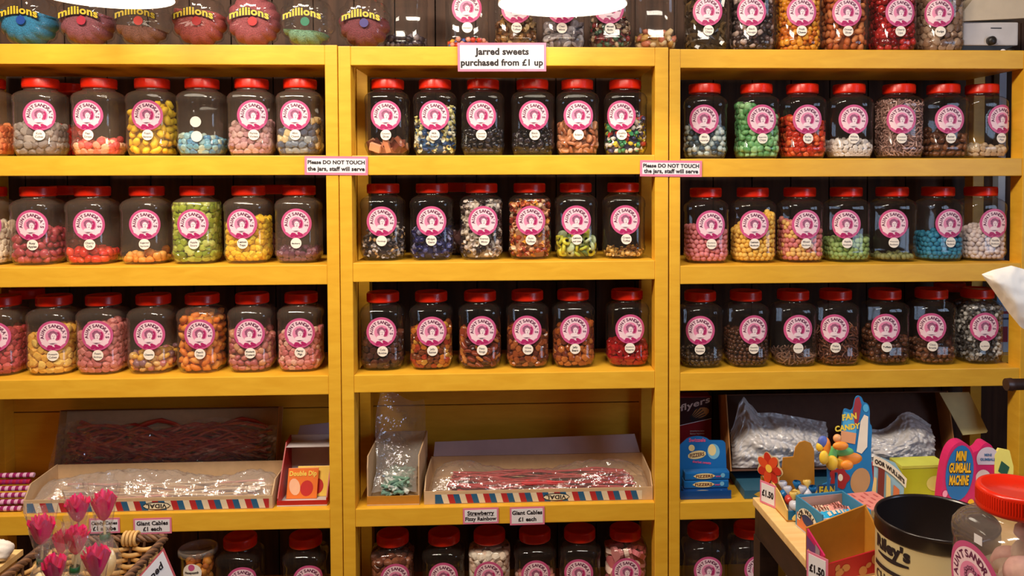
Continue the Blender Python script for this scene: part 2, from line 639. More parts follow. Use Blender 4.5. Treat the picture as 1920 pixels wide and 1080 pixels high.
def label_meshes(s0):
    key = round(s0 / 0.004) * 0.004
    if key in _LB:
        return _LB[key]
    fn = jar_surface(key, LZ)
    L = MB()
    blob(L, 0, 0, lambda a: LR, fn, 0.0, 0, 8, 64)
    blob(L, 0, 0.0005, lambda a: 0.0325, fn, 0.0002, 1, 7, 64)
    # scalloped ribbon across the foot of the disc
    blob(L, 0, -0.0185, lambda a: ell(0.0255, 0.0095)(a) * (1 + 0.10 * math.cos(8 * a)), fn, 0.0004, 1, 5, 64)
    for cu, cv, ra, rb, ro in ((-0.0085, -0.0285, 0.0075, 0.005, 0.5), (0.0095, -0.0275, 0.0075, 0.0045, -0.5), (0.0005, -0.0315, 0.005, 0.004, 0)):
        blob(L, cu, cv, lambda a: ell(ra, rb, ro)(a) * (1 + 0.12 * math.cos(3 * a)), fn, 0.0006, 2, 3, 32)
    lab = L.mesh('brand_label', [PINK, PALE, DEEP])
    T = MB()
    arc_text(T, 'AUNT', 0.0112, 0.0222, 157, 20.5, lambda u, v: fn(u, v, 0.0005), 0, 0.035)
    arc_text(T, "SANDRA'S", 0.0112, 0.0222, 48, 16.8, lambda u, v: fn(u, v, 0.0005), 0, 0.035)
    txt = T.mesh('lettering', PLUM)
    E = MB()
    blob(E, 0.0005, -0.0005, lambda a: 0.0186, fn, 0.0004, 0, 5, 48)
    blob(E, 0.0105, -0.0015, ell(0.0056, 0.0118, -0.12), fn, 0.0006, 1, 4, 32)
    blob(E, 0.0005, -0.0135, ell(0.0125, 0.0058), fn, 0.0006, 3, 4, 32)                       # shoulders
    blob(E, 0.0000, 0.0025, lambda a: 0.0112 * (1 + 0.09 * math.cos(9 * a) + 0.05 * math.sin(5 * a)), fn, 0.0007, 2, 4, 54)   # curls
    blob(E, 0.0018, -0.002, ell(0.0062, 0.0085, 0.1), fn, 0.0009, 3, 4, 32)                   # face
    for cu, cv, ra, rb in ((-0.0006, 0.0003, 0.0012, 0.0007), (0.0044, 0.0003, 0.0012, 0.0007), (0.002, -0.006, 0.0019, 0.0008), (0.0026, -0.0025, 0.0006, 0.0014)):
        blob(E, cu, cv, ell(ra, rb), fn, 0.0011, 4, 1, 12)
    for k in range(9):                                                                        # engraved curls
        a = math.radians(20 + 25 * k)
        cu, cv = 0.0085 * math.cos(a), 0.0028 + 0.0085 * math.sin(a)
        blob(E, cu, cv, lambda t: 0.0021, fn, 0.0011, 4, 1, 10)
        blob(E, cu, cv, lambda t: 0.0013, fn, 0.0012, 2, 1, 10)
    for cu, cv, w_ in ((0, -0.0185, 0.011), (-0.001, -0.0207, 0.007)):
        blob(E, cu, cv, ell(w_, 0.00055), fn, 0.0011, 4, 2, 24)
    emb = E.mesh('portrait_emblem', [MIDP, DEEP, HAIR, FACE, PLUM])
    _LB[key] = (lab, txt, emb)
    return _LB[key]


def sticker(root, s0, z, lines, bold=False):
    fn = jar_surface(s0, z)
    S = MB()
    blob(S, 0, 0, lambda a: SR, fn, 0.0008, 0, 4, 40)
    st = S.build('flavour_sticker', CREAM, root)
    st['label'] = 'round cream flavour sticker'
    if lines:
        T = MB()
        n = len(lines)
        for i, tx in enumerate(lines):
            v, f = glyphs(tx, 0.03)
            w1 = v[:, 0].max() - v[:, 0].min()
            size = min(0.0072, 0.0212 / w1)
            text_to(T, tx, size, lambda u, v: fn(u, v, 0.0011), 0, 'C', 0.03, None, 0, (n / 2 - i - 0.5) * 0.0085 - 0.0025)
        T.build('lettering', INK if bold else GREY, st)


# ---- sweets
def ico(sub):
    bm = bmesh.new()
    bmesh.ops.create_icosphere(bm, subdivisions=sub, radius=0.5)
    v = np.array([p.co[:] for p in bm.verts])
    f = np.array([[q.index for q in p.verts] for p in bm.faces])
    bm.free()
    return v, f


def tri(mb):
    v = np.array(mb.v)
    f = []
    for q in mb.f:
        for i in range(1, len(q) - 1):
            f.append((q[0], q[i], q[i + 1]))
    return v, np.array(f)


I1, I2 = ico(1), ico(2)


def rcube(p):
    v, f = I2
    d = v / np.linalg.norm(v, axis=1)[:, None]
    r = (np.abs(d) ** p).sum(1) ** (-1 / p)
    return d * (r * 0.44)[:, None], f


def wrapped():
    v, f = I1
    vs, fs = [v * np.array([1.0, 0.8, 0.7]) * 0.85], [f]
    o = len(v)
    for s in (-1, 1):                                        # twisted paper ends
        ring = [(s * 0.38, 0, 0)] + [(s * (0.72 + 0.06 * (k % 2)), 0.34 * math.cos(k * PI / 4), 0.26 * math.sin(k * PI / 4)) for k in range(8)]
        vs.append(np.array(ring))
        fs.append(np.array([(o, o + 1 + k, o + 1 + (k + 1) % 8) for k in range(8)]))
        o += 9
    return np.concatenate(vs), np.concatenate(fs)


def bean():
    v, f = I1
    v = v * np.array([1.25, 0.72, 0.66])
    v[:, 1] += 0.22 * v[:, 0] ** 2
    return v, f


def lump(seed):
    v, f = I2
    r = np.random.default_rng(seed)
    d = v / np.linalg.norm(v, axis=1)[:, None]
    k = np.ones(len(v))
    for _ in range(7):
        n = r.normal(size=3); n /= np.linalg.norm(n)
        h = r.uniform(0.62, 0.85)
        k = np.minimum(k, h / np.maximum(d @ n, 1e-6) * (d @ n > 0) + 9 * (d @ n <= 0))
    return d * (k * 0.56)[:, None], f


def heart():
    mb = MB()
    poly = []
    for k in range(28):
        t = 2 * PI * k / 28
        poly.append((0.036 * 16 * math.sin(t) ** 3, 0.036 * (13 * math.cos(t) - 5 * math.cos(2 * t) - 2 * math.cos(3 * t) - math.cos(4 * t))))
    mb.prism(poly, 0.3, lambda u, v, w: (u, w - 0.15, v))
    return tri(mb)


def slab():
    return tri(MB().box(-0.55, 0.55, -0.36, 0.36, -0.2, 0.2))


def disc():
    mb = MB().lathe([(0.0, -0.15), (0.42, -0.17), (0.55, -0.05), (0.55, 0.05), (0.42, 0.17), (0.0, 0.15)], 14)
    return tri(mb)


def stick():
    mb = MB().tube([(-0.9, 0, 0), (-0.3, 0.08, 0.03), (0.3, -0.06, 0), (0.9, 0.05, 0.02)], 0.17, 6)
    return tri(mb)


def mushroom():
    mb = MB().lathe([(0.0, -0.5), (0.3, -0.48), (0.34, -0.3), (0.28, 0.0), (0.5, 0.05), (0.52, 0.2), (0.42, 0.42), (0.2, 0.54), (0.0, 0.56)], 20)
    return tri(mb)


TPL = {'ball': I2, 'ball1': I1, 'cube': rcube(4.0), 'soft': rcube(2.6), 'wrap': wrapped(), 'bean': bean(), 'heart': heart(), 'slab': slab(), 'disc': disc(), 'stick': stick(),
       'lump0': lump(1), 'lump1': lump(2), 'lump2': lump(3), 'lump3': lump(4),
       'pebble': (I1[0] * np.array([1.15, 0.95, 0.7]), I1[1]), 'mushroom': mushroom()}
FLAT = ('slab', 'heart', 'soft')
VARIANTS = {'soft': ('lump0', 'lump1', 'lump2', 'lump3', 'cube'), 'pebble': ('pebble', 'lump1', 'lump3', 'bean')}


def rot3():
    q = RNG.normal(size=4)
    q /= np.linalg.norm(q)
    return np.array(Matrix.Rotation(0, 3, 'Z') if False else Euler((0, 0, 0)).to_matrix()) if False else np.array([
        [1 - 2 * (q[2] ** 2 + q[3] ** 2), 2 * (q[1] * q[2] - q[3] * q[0]), 2 * (q[1] * q[3] + q[2] * q[0])],
        [2 * (q[1] * q[2] + q[3] * q[0]), 1 - 2 * (q[1] ** 2 + q[3] ** 2), 2 * (q[2] * q[3] - q[1] * q[0])],
        [2 * (q[1] * q[3] - q[2] * q[0]), 2 * (q[2] * q[3] + q[1] * q[0]), 1 - 2 * (q[1] ** 2 + q[2] ** 2)]])


def sweet_mat(c, gloss):
    return mat('sweet_%02x%02x%02x_%d' % (c[0], c[1], c[2], gloss), c, (0.55, 0.3, 0.16)[gloss], 0.10, 120, 0.25 if gloss == 0 else 0.0, 0.5)


def sweet_positions(fl, fr, size, dense=1.0, a=JA):
    """(wall positions, top positions) of sweets packed against the jar wall up to a sloping level"""
    r = size / 2
    lev = lambda x: fl + (fr - fl) * (x / a + 1) / 2
    wall, top = [], []
    z, row = 0.004 + r * 0.8, 0
    zmax = max(fl, fr)
    p = size * 0.98 / dense
    while z < zmax:
        sc = jprof(z) * 0.985 - r * 0.92 / a
        n = max(6, int(2 * HALF * sc * a / p))
        for i in range(n):
            s = ((i + 0.5 * (row % 2)) / n * 2 - 1) * HALF + RNG.normal() * 0.12 * p / a
            s = (s + HALF) % (2 * HALF) - HALF
            x, y = wall_pt(s, sc * a)
            zz = z + RNG.normal() * 0.10 * size
            if zz < lev(x) - r * 0.4 + RNG.normal() * r * 0.35:
                wall.append((x, y, max(zz, 0.0035 + r * 0.7)))
        z += p * 0.86
        row += 1
    m = int(a / p) + 1
    for i in range(-m, m + 1):
        for j in range(-m, m + 1):
            x, y = (i + 0.5 * (j % 2)) * p, j * p * 0.87
            x += RNG.normal() * 0.12 * p; y += RNG.normal() * 0.12 * p
            z = lev(x) - r * 0.6 + RNG.normal() * r * 0.5
            sc = jprof(max(z, 0.005)) * 0.97 - r / a
            if (abs(x) ** SP + abs(y) ** SP) ** (1 / SP) < (sc - 0.25 * size / a) * a and z > r:
                top.append((x, y, z))
    return wall, top


def core_mesh(mb, fl, fr, size, mat, a=JA):
    r = size / 2
    lo, n = min(fl, fr), 28
    zs = list(np.linspace(0.006, max(lo - r, 0.008), 6))
    vs, fs = [], []
    for i, z in enumerate(zs):
        sc = max(0.2, jprof(max(z, 0.004)) * 0.985 - 1.25 * r / a)
        for k in range(n):
            t = 2 * PI * k / n
            q = (abs(math.cos(t)) ** SP + abs(math.sin(t)) ** SP) ** (-1 / SP) * sc * a
            x, y = q * math.cos(t), q * math.sin(t)
            zz = z
            if i == len(zs) - 1:
                zz = max(fl + (fr - fl) * (x / a + 1) / 2 - 1.1 * r, 0.008)
            vs.append((x, y, zz))
    for i in range(len(zs) - 1):
        fs += [(i * n + k, i * n + (k + 1) % n, (i + 1) * n + (k + 1) % n, (i + 1) * n + k) for k in range(n)]
    fs.append(tuple(range(n - 1, -1, -1)))
    fs.append(tuple((len(zs) - 1) * n + k for k in range(n)))
    mb.add(vs, fs, mat)


_pz = [p[1] for p in PROF[2:]]
_pp = [p[0] for p in PROF[2:]]


def wall_ratio(V):
    lim = np.interp(V[:, 2] - 0.0015, _pz, _pp) * 0.962 * JA
    return ((np.abs(V[:, 0]) ** SP + np.abs(V[:, 1]) ** SP) ** (1 / SP)) / lim


def press(V):
    """keep sweets inside the jar: flatten what would poke through its wall or foot"""
    V = V.copy()
    V[:, 2] = np.clip(V[:, 2], 0.006, 0.160)
    k = wall_ratio(V)
    m = k > 1
    V[m, 0] /= k[m]; V[m, 1] /= k[m]
    return V


def settle(t, R, q):
    """move a single sweet inwards until it is clear of the jar; None if it does not fit"""
    vv = TPL[t][0] @ R.T
    q = np.array(q)
    q[2] = min(max(q[2], 0.006 - vv[:, 2].min()), 0.160 - vv[:, 2].max())
    for _ in range(6):
        k = wall_ratio(vv + q).max()
        if k <= 1:
            return q
        q[:2] *= 1 - (k - 1 + 0.002) * JA / max(np.hypot(q[0], q[1]), 1e-4)
    return None


def stuff_mesh(name, pieces, core, mats, smooth):
    """pieces: (template, 3x3, position, material index); core: MB or None"""
    V, L, MI, off = [], [], [], 0
    if core is not None and core.v:
        v, f = np.array(core.v), []
        for q in core.f:
            for i in range(1, len(q) - 1):
                f.append((q[0], q[i], q[i + 1]))
        f = np.array(f)
        V.append(v); L.append(f); MI.append(np.full(len(f), core.m[0])); off += len(v)
    for t, R, p, mi in pieces:
        v, f = TPL[t]
        V.append(v @ R.T + np.array(p)); L.append(f + off); MI.append(np.full(len(f), mi)); off += len(v)
    if not V:
        return None
    V, L, MI = press(np.concatenate(V)), np.concatenate(L), np.concatenate(MI)
    me = bpy.data.meshes.new(name)
    me.vertices.add(len(V)); me.vertices.foreach_set('co', V.astype(np.float32).ravel())
    me.loops.add(len(L) * 3); me.loops.foreach_set('vertex_index', L.astype(np.int32).ravel())
    me.polygons.add(len(L))
    me.polygons.foreach_set('loop_start', np.arange(0, len(L) * 3, 3, dtype=np.int32))
    for m in mats:
        me.materials.append(m)
    me.polygons.foreach_set('material_index', MI.astype(np.int32))
    me.polygons.foreach_set('use_smooth', np.full(len(L), smooth))
    me.update(calc_edges=True)
    me.validate()
    return me


_single = {}
N_IND = {}


def fill_jar(loc, rz, fl, fr, kind, cols, size, gloss, what, where, ind=None, dense=1.1, core=None, sc=1.0):
    """sweets inside a jar that stands at loc; ind: (name, label, limit): the front ones become objects of their own"""
    mats = [sweet_mat(c, gloss) for c in cols]
    cmat = mat('core_%02x%02x%02x' % tuple(int(v * 0.8) for v in (core or cols[0])), tuple(int(v * 0.8) for v in (core or cols[0])), 0.7)
    cb = MB()
    core_mesh(cb, fl, fr, size, len(mats))
    wall, top = sweet_positions(fl, fr, size, dense)
    pcs, singles = [], []
    for q in wall + top:
        R = rot3() * size * (0.98 + 0.2 * RNG.random())
        if kind in ('ball', 'ball1'):
            R = rot3() * size * 0.99
        mi = int(RNG.integers(len(mats)))
        tk = VARIANTS.get(kind, (kind,))
        tk = tk[int(RNG.integers(len(tk)))]
        front = q[1] < -0.012
        fit = None
        if ind and front and N_IND.get(ind[0], 0) < ind[2]:
            fit = settle(tk, R, q)
        if fit is not None:
            q = fit
            N_IND[ind[0]] = N_IND.get(ind[0], 0) + 1
            singles.append((tk, R, q, mi))
        else:
            pcs.append((tk, R, q, mi))
    RZ = Matrix.Translation(loc) @ Matrix.Rotation(rz, 4, 'Z') @ Matrix.Scale(sc, 4)
    nm = (ind[0] if ind else what[0])
    me = stuff_mesh(nm, pcs, cb, mats + [cmat], kind not in FLAT)
    if me:
        o = put(nm + '_heap' if ind else nm, me)
        o.matrix_world = RZ
        tag(o, what[1] + ' ' + where, 'sweets', None, 'stuff')
    for t, R, q, mi in singles:
        key = (t, cols[mi], gloss)
        if key not in _single:
            v, f = TPL[t]
            m2 = bpy.data.meshes.new(nm)
            m2.from_pydata(v.tolist(), [], f.tolist())
            m2.materials.append(mats[mi])
            m2.polygons.foreach_set('use_smooth', [kind not in FLAT] * len(f))
            _single[key] = m2
        o = put(nm, _single[key])
        M4 = Matrix([list(R[i]) + [q[i]] for i in range(3)] + [[0, 0, 0, 1]])
        o.matrix_world = RZ @ M4
        tag(o, ind[1], 'sweet', ind[1] + 's')


def jar(loc, rz, label_s0, lines, label, bold=False, brand=True, sc=1.0, lidmat=None, body=None):
    t = thing('sweet_jar', label, 'jar', loc, (0, 0, rz), 'red-lidded sweet jars')
    t.scale = (sc, sc, sc)
    put('jar_body', body or BODY, t)
    put('lid', LID, t)
    if brand:
        lab, txt, emb = label_meshes(label_s0)
        l = put('brand_label', lab, t)
        l['label'] = 'round pink paper label'
        put('lettering', txt, l)
        put('portrait_emblem', emb, l)
        sticker(t, label_s0 + 0.001, SZ, lines, bold)
    else:
        sticker(t, label_s0, 0.087, None)
        sticker(t, label_s0 + 0.002, SZ - 0.004, None)
    return t

# ------------------------------------------------------------------ the jars, row by row (pixel edges measured on the photo's shelf plane)
JY = 0.091                                                   # depth of the front row of jars
BONBON, WRAP, BALLS = 300, 300, 60
SHELF = {0: 'on the top shelf', 1: 'on the second shelf', 2: 'on the third shelf', 3: 'on the fourth shelf', 5: 'on the bottom shelf'}


def J(unit, row, xl, xr, lpx, fill, kind, cols, size, gloss, name, content, lines=None, amount=None, ind=None, brand=True, bold=False, dense=1.1, core=None, Y=JY, note='', rz=None):
    z = ZS[unit, row][0]
    px = (xl + xr) / 2
    ybase = (1.45 - z)
    # point of the shelf surface under the jar's middle
    d = ray(px, PCY)
    k = (Y - CAM[1]) / d[1]
    py = PCY
    for _ in range(3):                                       # pixel row on which (px, py) meets the height of the jar's middle
        P = at(px, py, Y)
        py += (P[2] - (z + 0.1)) * FOC / k
    X = at(px, py, Y)[0]
    if row:
        X = max(POSTS[unit][1] + 0.0615, min(POSTS[unit][2] - 0.0615, X))
    if isinstance(fill, (int, float)):
        fill = (fill, fill)
    fl, fr = [f * 0.166 for f in fill]
    m = (fill[0] + fill[1]) / 2
    amount = amount or ('nearly empty, a little' if m < 0.16 else 'about a quarter full of' if m < 0.36 else 'about half full of' if m < 0.6 else 'well filled with' if m < 0.85 else 'crammed with')
    lab = 'red-lidded jar %s %s, %s%s' % (amount, content, SHELF[row], note)
    if lpx is None:
        s0 = 0.0
    else:
        s0 = at(lpx, py, Y - JA)[0] - X
        s0 = max(-0.022, min(0.022, s0))
    r = random.uniform(-0.06, 0.06) if rz is None else rz
    loc = (X, Y, z + 0.0006)
    if brand is None:
        t = thing('sweet_jar', lab, 'jar', loc, (0, 0, r), 'red-lidded sweet jars')
        put('jar_body', BODY, t)
        put('lid', LID, t)
    else:
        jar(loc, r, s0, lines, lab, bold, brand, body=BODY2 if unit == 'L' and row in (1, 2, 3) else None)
    fill_jar(loc, r, fl, fr, kind, cols, size, gloss, (name, content), 'inside their jar ' + SHELF[row] + note, ind, dense, core)


g1 = 'wrapped_sweet'
# --- on top
J('C', 0, 732, 790, None, 0.3, 'pebble', [(40, 34, 44), (70, 60, 70), (120, 110, 116)], 0.018, 2, 'liquorice', 'dark liquorice pieces', brand=None, Y=0.17)
J('C', 0, 834, 919, 877, 0.16, 'ball1', [(200, 60, 40), (60, 90, 160), (230, 170, 60), (220, 150, 130)], 0.016, 2, 'gobstopper', 'mixed coloured gobstoppers', ['Gobstoppers'])
J('C', 0, 923, 1011, 967, 0.5, 'wrap', [(150, 110, 60), (190, 160, 110), (120, 80, 50)], 0.024, 2, g1, 'gold wrapped toffees', ['Treacle', 'Toffees'])
J('C', 0, 1016, 1096, 1055, 0.45, 'disc', [(140, 130, 134), (170, 164, 168), (110, 100, 106)], 0.022, 2, g1, 'silver wrapped mints', ['Clear', 'Mints'])
J('C', 0, 1102, 1184, 1143, 0.5, 'wrap', [(150, 60, 60), (70, 100, 80), (190, 160, 130), (100, 80, 70)], 0.022, 2, g1, 'dull red and green wrapped sweets', ['Mixed', 'Boils'], bold=True)
J('C', 0, 1187, 1270, None, 0.3, 'bean', [(220, 170, 90), (214, 130, 100), (230, 200, 150)], 0.024, 1, 'foam_sweet', 'yellow and peach foam shapes', brand=None)
J('R', 0, 1283, 1362, 1330, 0.97, 'slab', [(80, 62, 38), (110, 86, 52), (60, 46, 32)], 0.019, 2, 'humbug', 'olive brown treacle chips', ['Treacle', 'Chips'])
J('R', 0, 1368, 1449, 1409, 0.97, 'pebble', [(64, 46, 46), (180, 156, 146), (90, 70, 70), (40, 30, 32)], 0.018, 1, 'nougat', 'black and pale nougat pieces', ['Black', 'Nougat'])
J('R', 0, 1452, 1537, 1505, 0.97, 'pebble', [(222, 138, 24), (236, 164, 50), (206, 108, 20)], 0.017, 1, 'fruit_chew', 'amber fruit chews', ['Fruit', 'Chews'], bold=True)
J('R', 0, 1540, 1622, 1590, 0.97, 'bean', [(196, 104, 50), (214, 130, 74), (180, 84, 40)], 0.024, 0, 'jelly', 'dusty orange jelly slices', ['Orange', 'Slices'])
J('R', 0, 1632, 1712, 1690, 0.97, 'pebble', [(150, 20, 26), (186, 40, 40), (120, 10, 20)], 0.02, 2, 'boiled_sweet', 'dark cherry red boiled sweets', ['Cherry', 'Lips'])
J('R', 0, 1721, 1798, 1765, 0.97, 'soft', [(150, 116, 92), (176, 146, 122), (120, 90, 72)], 0.022, 1, 'fudge', 'brown fudge cubes', ['Fudge'], bold=True)
# --- second shelf
J('L', 1, -74, 26, -12, 0.5, 'soft', [(240, 120, 60), (250, 150, 90)], 0.019, 0, 'orange_chew', 'orange sugared chews', None)
J('L', 1, 28, 127, 70, (0.5, 0.52), 'soft', [(150, 140, 134), (172, 160, 152), (128, 116, 112)], 0.0205, 0, 'kola_cube', 'grey lilac sugared cubes', ['Kola', 'Cubes'])
J('L', 1, 136, 238, 166, (0.2, 0.26), 'soft', [(250, 160, 130), (246, 120, 100), (252, 196, 160), (240, 90, 90)], 0.019, 0, 'fruit_salad', 'peach and coral sugared lumps', ['Pear', 'Drops'])
J('L', 1, 239, 334, 277, (0.74, 0.88), 'bean', [(252, 214, 44), (248, 200, 30)], 0.026, 0, 'foam_banana', 'bright yellow foam bananas', ['Foam', 'Bananas'], core=(252, 210, 40))
J('L', 1, 334, 426, 366, (0.36, 0.26), 'soft', [(110, 178, 206), (150, 200, 212), (80, 150, 196), (190, 214, 200)], 0.0165, 1, 'blue_chew', 'pale blue sugared chews', None, brand=False)
J('L', 1, 427, 519, 472, (0.5, 0.55), 'soft', [(206, 160, 160), (190, 140, 146), (214, 176, 170)], 0.0185, 0, 'violet_chew', 'lilac pink sugared chews', ['Parma', 'Violets'])
J('L', 1, 519, 608, 552, (0.44, 0.62), 'soft', [(112, 128, 148), (150, 160, 166), (76, 90, 116), (220, 200, 150)], 0.021, 1, 'blue_toffee', 'slate blue and cream chunks', ['Mint', 'Chews'])
J('C', 1, 685, 770, 723, (0.2, 0.22), 'slab', [(226, 150, 110), (110, 54, 40), (240, 180, 140), (150, 84, 60)], 0.026, 1, 'coconut_slice', 'brown and peach coconut slices', ['Coconut', 'Slices'], ind=('coconut_slice', 'coconut slice heaped in the jar of brown and peach slices', 40))
J('C', 1, 774, 858, 811, (0.55, 0.8), 'wrap', [(60, 100, 150), (226, 216, 140), (240, 236, 210), (40, 70, 120)], 0.02, 2, g1, 'blue and cream wrapped sweets', ['Milk', 'Eclairs'], ind=(g1, 'blue or cream wrapped sweet in the second-shelf jar of them', 50))
J('C', 1, 864, 948, 904, (0.4, 0.45), 'pebble', [(30, 26, 30), (50, 44, 50)], 0.018, 2, 'liquorice', 'jet black liquorice drops', ['Liquorice', 'Drops'])
J('C', 1, 957, 1040, 1000, (0.36, 0.42), 'pebble', [(24, 20, 24), (44, 36, 44)], 0.018, 2, 'liquorice', 'shiny black aniseed chews', ['Black', 'Jacks'])
J('C', 1, 1040, 1125, 1085, (0.56, 0.5), 'disc', [(190, 124, 86), (206, 144, 104), (170, 100, 66)], 0.021, 1, 'toffee_coin', 'tan toffee coins', ['Eclairs'])
J('C', 1, 1130, 1214, 1167, (0.5, 0.6), 'wrap', [(60, 60, 110), (210, 190, 60), (180, 50, 50), (60, 140, 90), (220, 214, 206)], 0.02, 2, g1, 'many coloured foil wrapped sweets', ['Quality', 'Mix'])
J('R', 1, 1280, 1362, 1322, (0.55, 0.5), 'ball1', [(214, 226, 220), (190, 208, 206), (70, 90, 104)], 0.019, 2, 'mint_ball', 'white and teal mint balls', ['Mint', 'Imperials'], ind=('mint_ball', 'white or teal mint ball in the second-shelf jar', 60))
J('R', 1, 1374, 1462, 1430, (0.97, 0.7), 'pebble', [(126, 190, 122), (160, 212, 150), (96, 164, 100)], 0.019, 1, 'mint_chip', 'spearmint green chips', ['Spearmint', 'Chips'])
J('R', 1, 1462, 1546, 1513, (0.72, 0.6), 'pebble', [(222, 70, 34), (240, 110, 60), (200, 50, 30)], 0.018, 2, 'boiled_sweet', 'red orange boiled drops', ['Barley', 'Sugar'])
J('R', 1, 1547, 1636, 1602, (0.3, 0.26), 'soft', [(232, 220, 210), (240, 232, 226)], 0.014, 0, 'white_mouse', 'white chocolate crumbs', ['White', 'Jazzies'], core=(236, 226, 216))
J('R', 1, 1642, 1728, 1690, (0.96, 0.9), 'stick', [(176, 136, 126), (206, 166, 154), (146, 108, 98)], 0.011, 1, 'tobacco', 'mauve brown coconut strands', ['Coconut', 'Tobacco'])
J('R', 1, 1725, 1811, 1782, (0.5, 0.4), 'bean', [(120, 72, 46), (140, 90, 60), (98, 56, 38)], 0.021, 1, 'caramel', 'brown butter caramels', ['Butter', 'Caramels'])
J('R', 1, 1826, 1914, 1882, (0.2, 0.16), 'soft', [(206, 176, 140), (220, 196, 164)], 0.016, 0, 'sherbet', 'sandy sherbet lumps', ['Sherbet', 'Pips'])
# --- third shelf
J('L', 2, -78, 22, -30, (0.62, 0.66), 'soft', [(240, 220, 190), (248, 232, 206)], 0.02, 0, 'mallow', 'cream mallows', None)
J('L', 2, 22, 125, 62, (0.42, 0.62), 'pebble', [(186, 70, 84), (204, 92, 100), (166, 50, 66)], 0.023, 1, 'raspberry', 'raspberry pink drops', ['Rosy', 'Apples'], bold=True)
J('L', 2, 128, 222, 169, (0.24, 0.22), 'pebble', [(226, 50, 40), (240, 80, 56)], 0.022, 1, 'cherry', 'bright red soft cherries', ['Cherry', 'Cola'], core=(226, 50, 40))
J('L', 2, 230, 323, 271, (0.13, 0.17), 'pebble', [(244, 150, 50), (250, 176, 80)], 0.02, 0, 'apricot', 'orange sugared apricots', ['Sugared', 'Apricots'])
J('L', 2, 323, 418, 361, (1.0, 1.0), 'soft', [(160, 176, 50), (190, 200, 80), (130, 150, 40), (206, 214, 110)], 0.019, 2, 'apple_chew', 'lime green apple drops', ['Apple', 'Sours'])
J('L', 2, 420, 514, 454, (0.62, 0.76), 'soft', [(250, 206, 30), (252, 220, 60), (244, 190, 16)], 0.0185, 0, 'lemon_drop', 'vivid yellow lemon drops', ['Lemon', 'Tops'], bold=True, ind=('lemon_drop', 'vivid yellow lemon drop in the third-shelf jar', 70))
J('L', 2, 515, 608, 555, (0.2, 0.22), 'soft', [(104, 60, 84), (130, 80, 100)], 0.016, 1, 'berry', 'purple berry pips', ['Blackberry'], bold=True)
J('C', 2, 677, 761, 714, (0.42, 0.48), 'wrap', [(60, 52, 56), (190, 180, 176), (110, 100, 104), (200, 160, 110)], 0.019, 2, g1, 'black and silver wrapped humbugs', ['Humbugs'], ind=(g1, 'black or silver wrapped humbug in the third-shelf jar', 90))
J('C', 2, 769, 852, 808, (0.46, 0.46), 'wrap', [(50, 52, 110), (80, 84, 140), (140, 140, 180), (34, 34, 84)], 0.024, 2, g1, 'navy foil wrapped sweets', ['Midget', 'Gems'], ind=(g1, 'navy wrapped sweet in the third-shelf jar', 130))
J('C', 2, 861, 945, 908, (0.93, 0.97), 'wrap', [(234, 220, 204), (60, 46, 48), (206, 190, 180), (100, 84, 84)], 0.0205, 2, g1, 'white and black wrapped mints', ['Everton', 'Mints'], ind=(g1, 'white or black wrapped mint in the full third-shelf jar', 190))
J('C', 2, 952, 1034, 993, (0.92, 0.98), 'wrap', [(236, 170, 120), (190, 90, 50), (250, 210, 170), (160, 60, 40), (240, 170, 60)], 0.0215, 2, g1, 'copper and cream wrapped toffees', ['Rum', 'Toffees'], ind=(g1, 'copper or cream wrapped toffee in the full third-shelf jar', 250))
J('C', 2, 1037, 1122, 1080, (0.32, 0.4), 'disc', [(190, 196, 70), (90, 120, 70), (214, 206, 60), (190, 206, 160)], 0.023, 2, g1, 'yellow and green wrapped rounds', ['Lemon', 'and Lime'], bold=True, ind=(g1, 'yellow or green wrapped round in the third-shelf jar', 285))
J('C', 2, 1126, 1211, 1175, (0.1, 0.12), 'wrap', [(206, 160, 80), (230, 190, 120), (150, 100, 50)], 0.018, 2, g1, 'gold twist wrapped sweets', ['Cream', 'Toffee'])
b = 'bonbon'
J('R', 2, 1280, 1366, 1333, (0.62, 0.5), 'ball', [(222, 126, 132), (230, 140, 146)], 0.0158, 0, b, 'dusty pink bonbons', ['Strawberry', 'Bonbons'], ind=(b, 'dusty pink bonbon in the third-shelf jar', 55))
J('R', 2, 1369, 1453, 1414, (0.5, 0.85), 'ball', [(244, 190, 74), (250, 202, 96)], 0.0158, 0, b, 'yellow bonbons', ['Lemon', 'Bonbons'], bold=True, ind=(b, 'yellow bonbon in the third-shelf jar', 110))
J('R', 2, 1456, 1542, 1509, (0.72, 0.5), 'ball', [(226, 140, 124), (244, 196, 116), (222, 126, 128)], 0.0158, 0, b, 'mixed pink and yellow bonbons', ['Mixed', 'Bonbons'], ind=(b, 'pink or yellow bonbon in the mixed third-shelf jar', 165))
J('R', 2, 1545, 1627, 1586, (0.36, 0.42), 'ball', [(146, 176, 98), (160, 188, 116)], 0.0158, 0, b, 'apple green bonbons', ['Apple', 'Bonbons'], ind=(b, 'apple green bonbon in the third-shelf jar', 205))
J('R', 2, 1629, 1715, 1677, (0.1, 0.11), 'ball', [(130, 134, 80), (146, 150, 96)], 0.0158, 0, b, 'olive green bonbons', ['Watermelon', 'Bonbons'], ind=(b, 'olive green bonbon in the nearly empty jar', 225))
J('R', 2, 1711, 1805, 1780, (0.46, 0.42), 'ball', [(36, 130, 168), (50, 146, 184)], 0.0158, 0, b, 'turquoise blue bonbons', ['Blueberry', 'Bonbons'], ind=(b, 'turquoise blue bonbon in the third-shelf jar', 262))
J('R', 2, 1816, 1907, 1867, (0.52, 0.62), 'ball', [(222, 206, 204), (232, 218, 216)], 0.0158, 0, b, 'white bonbons', ['Vanilla', 'Bonbons'], ind=(b, 'white bonbon in the third-shelf jar', 300))
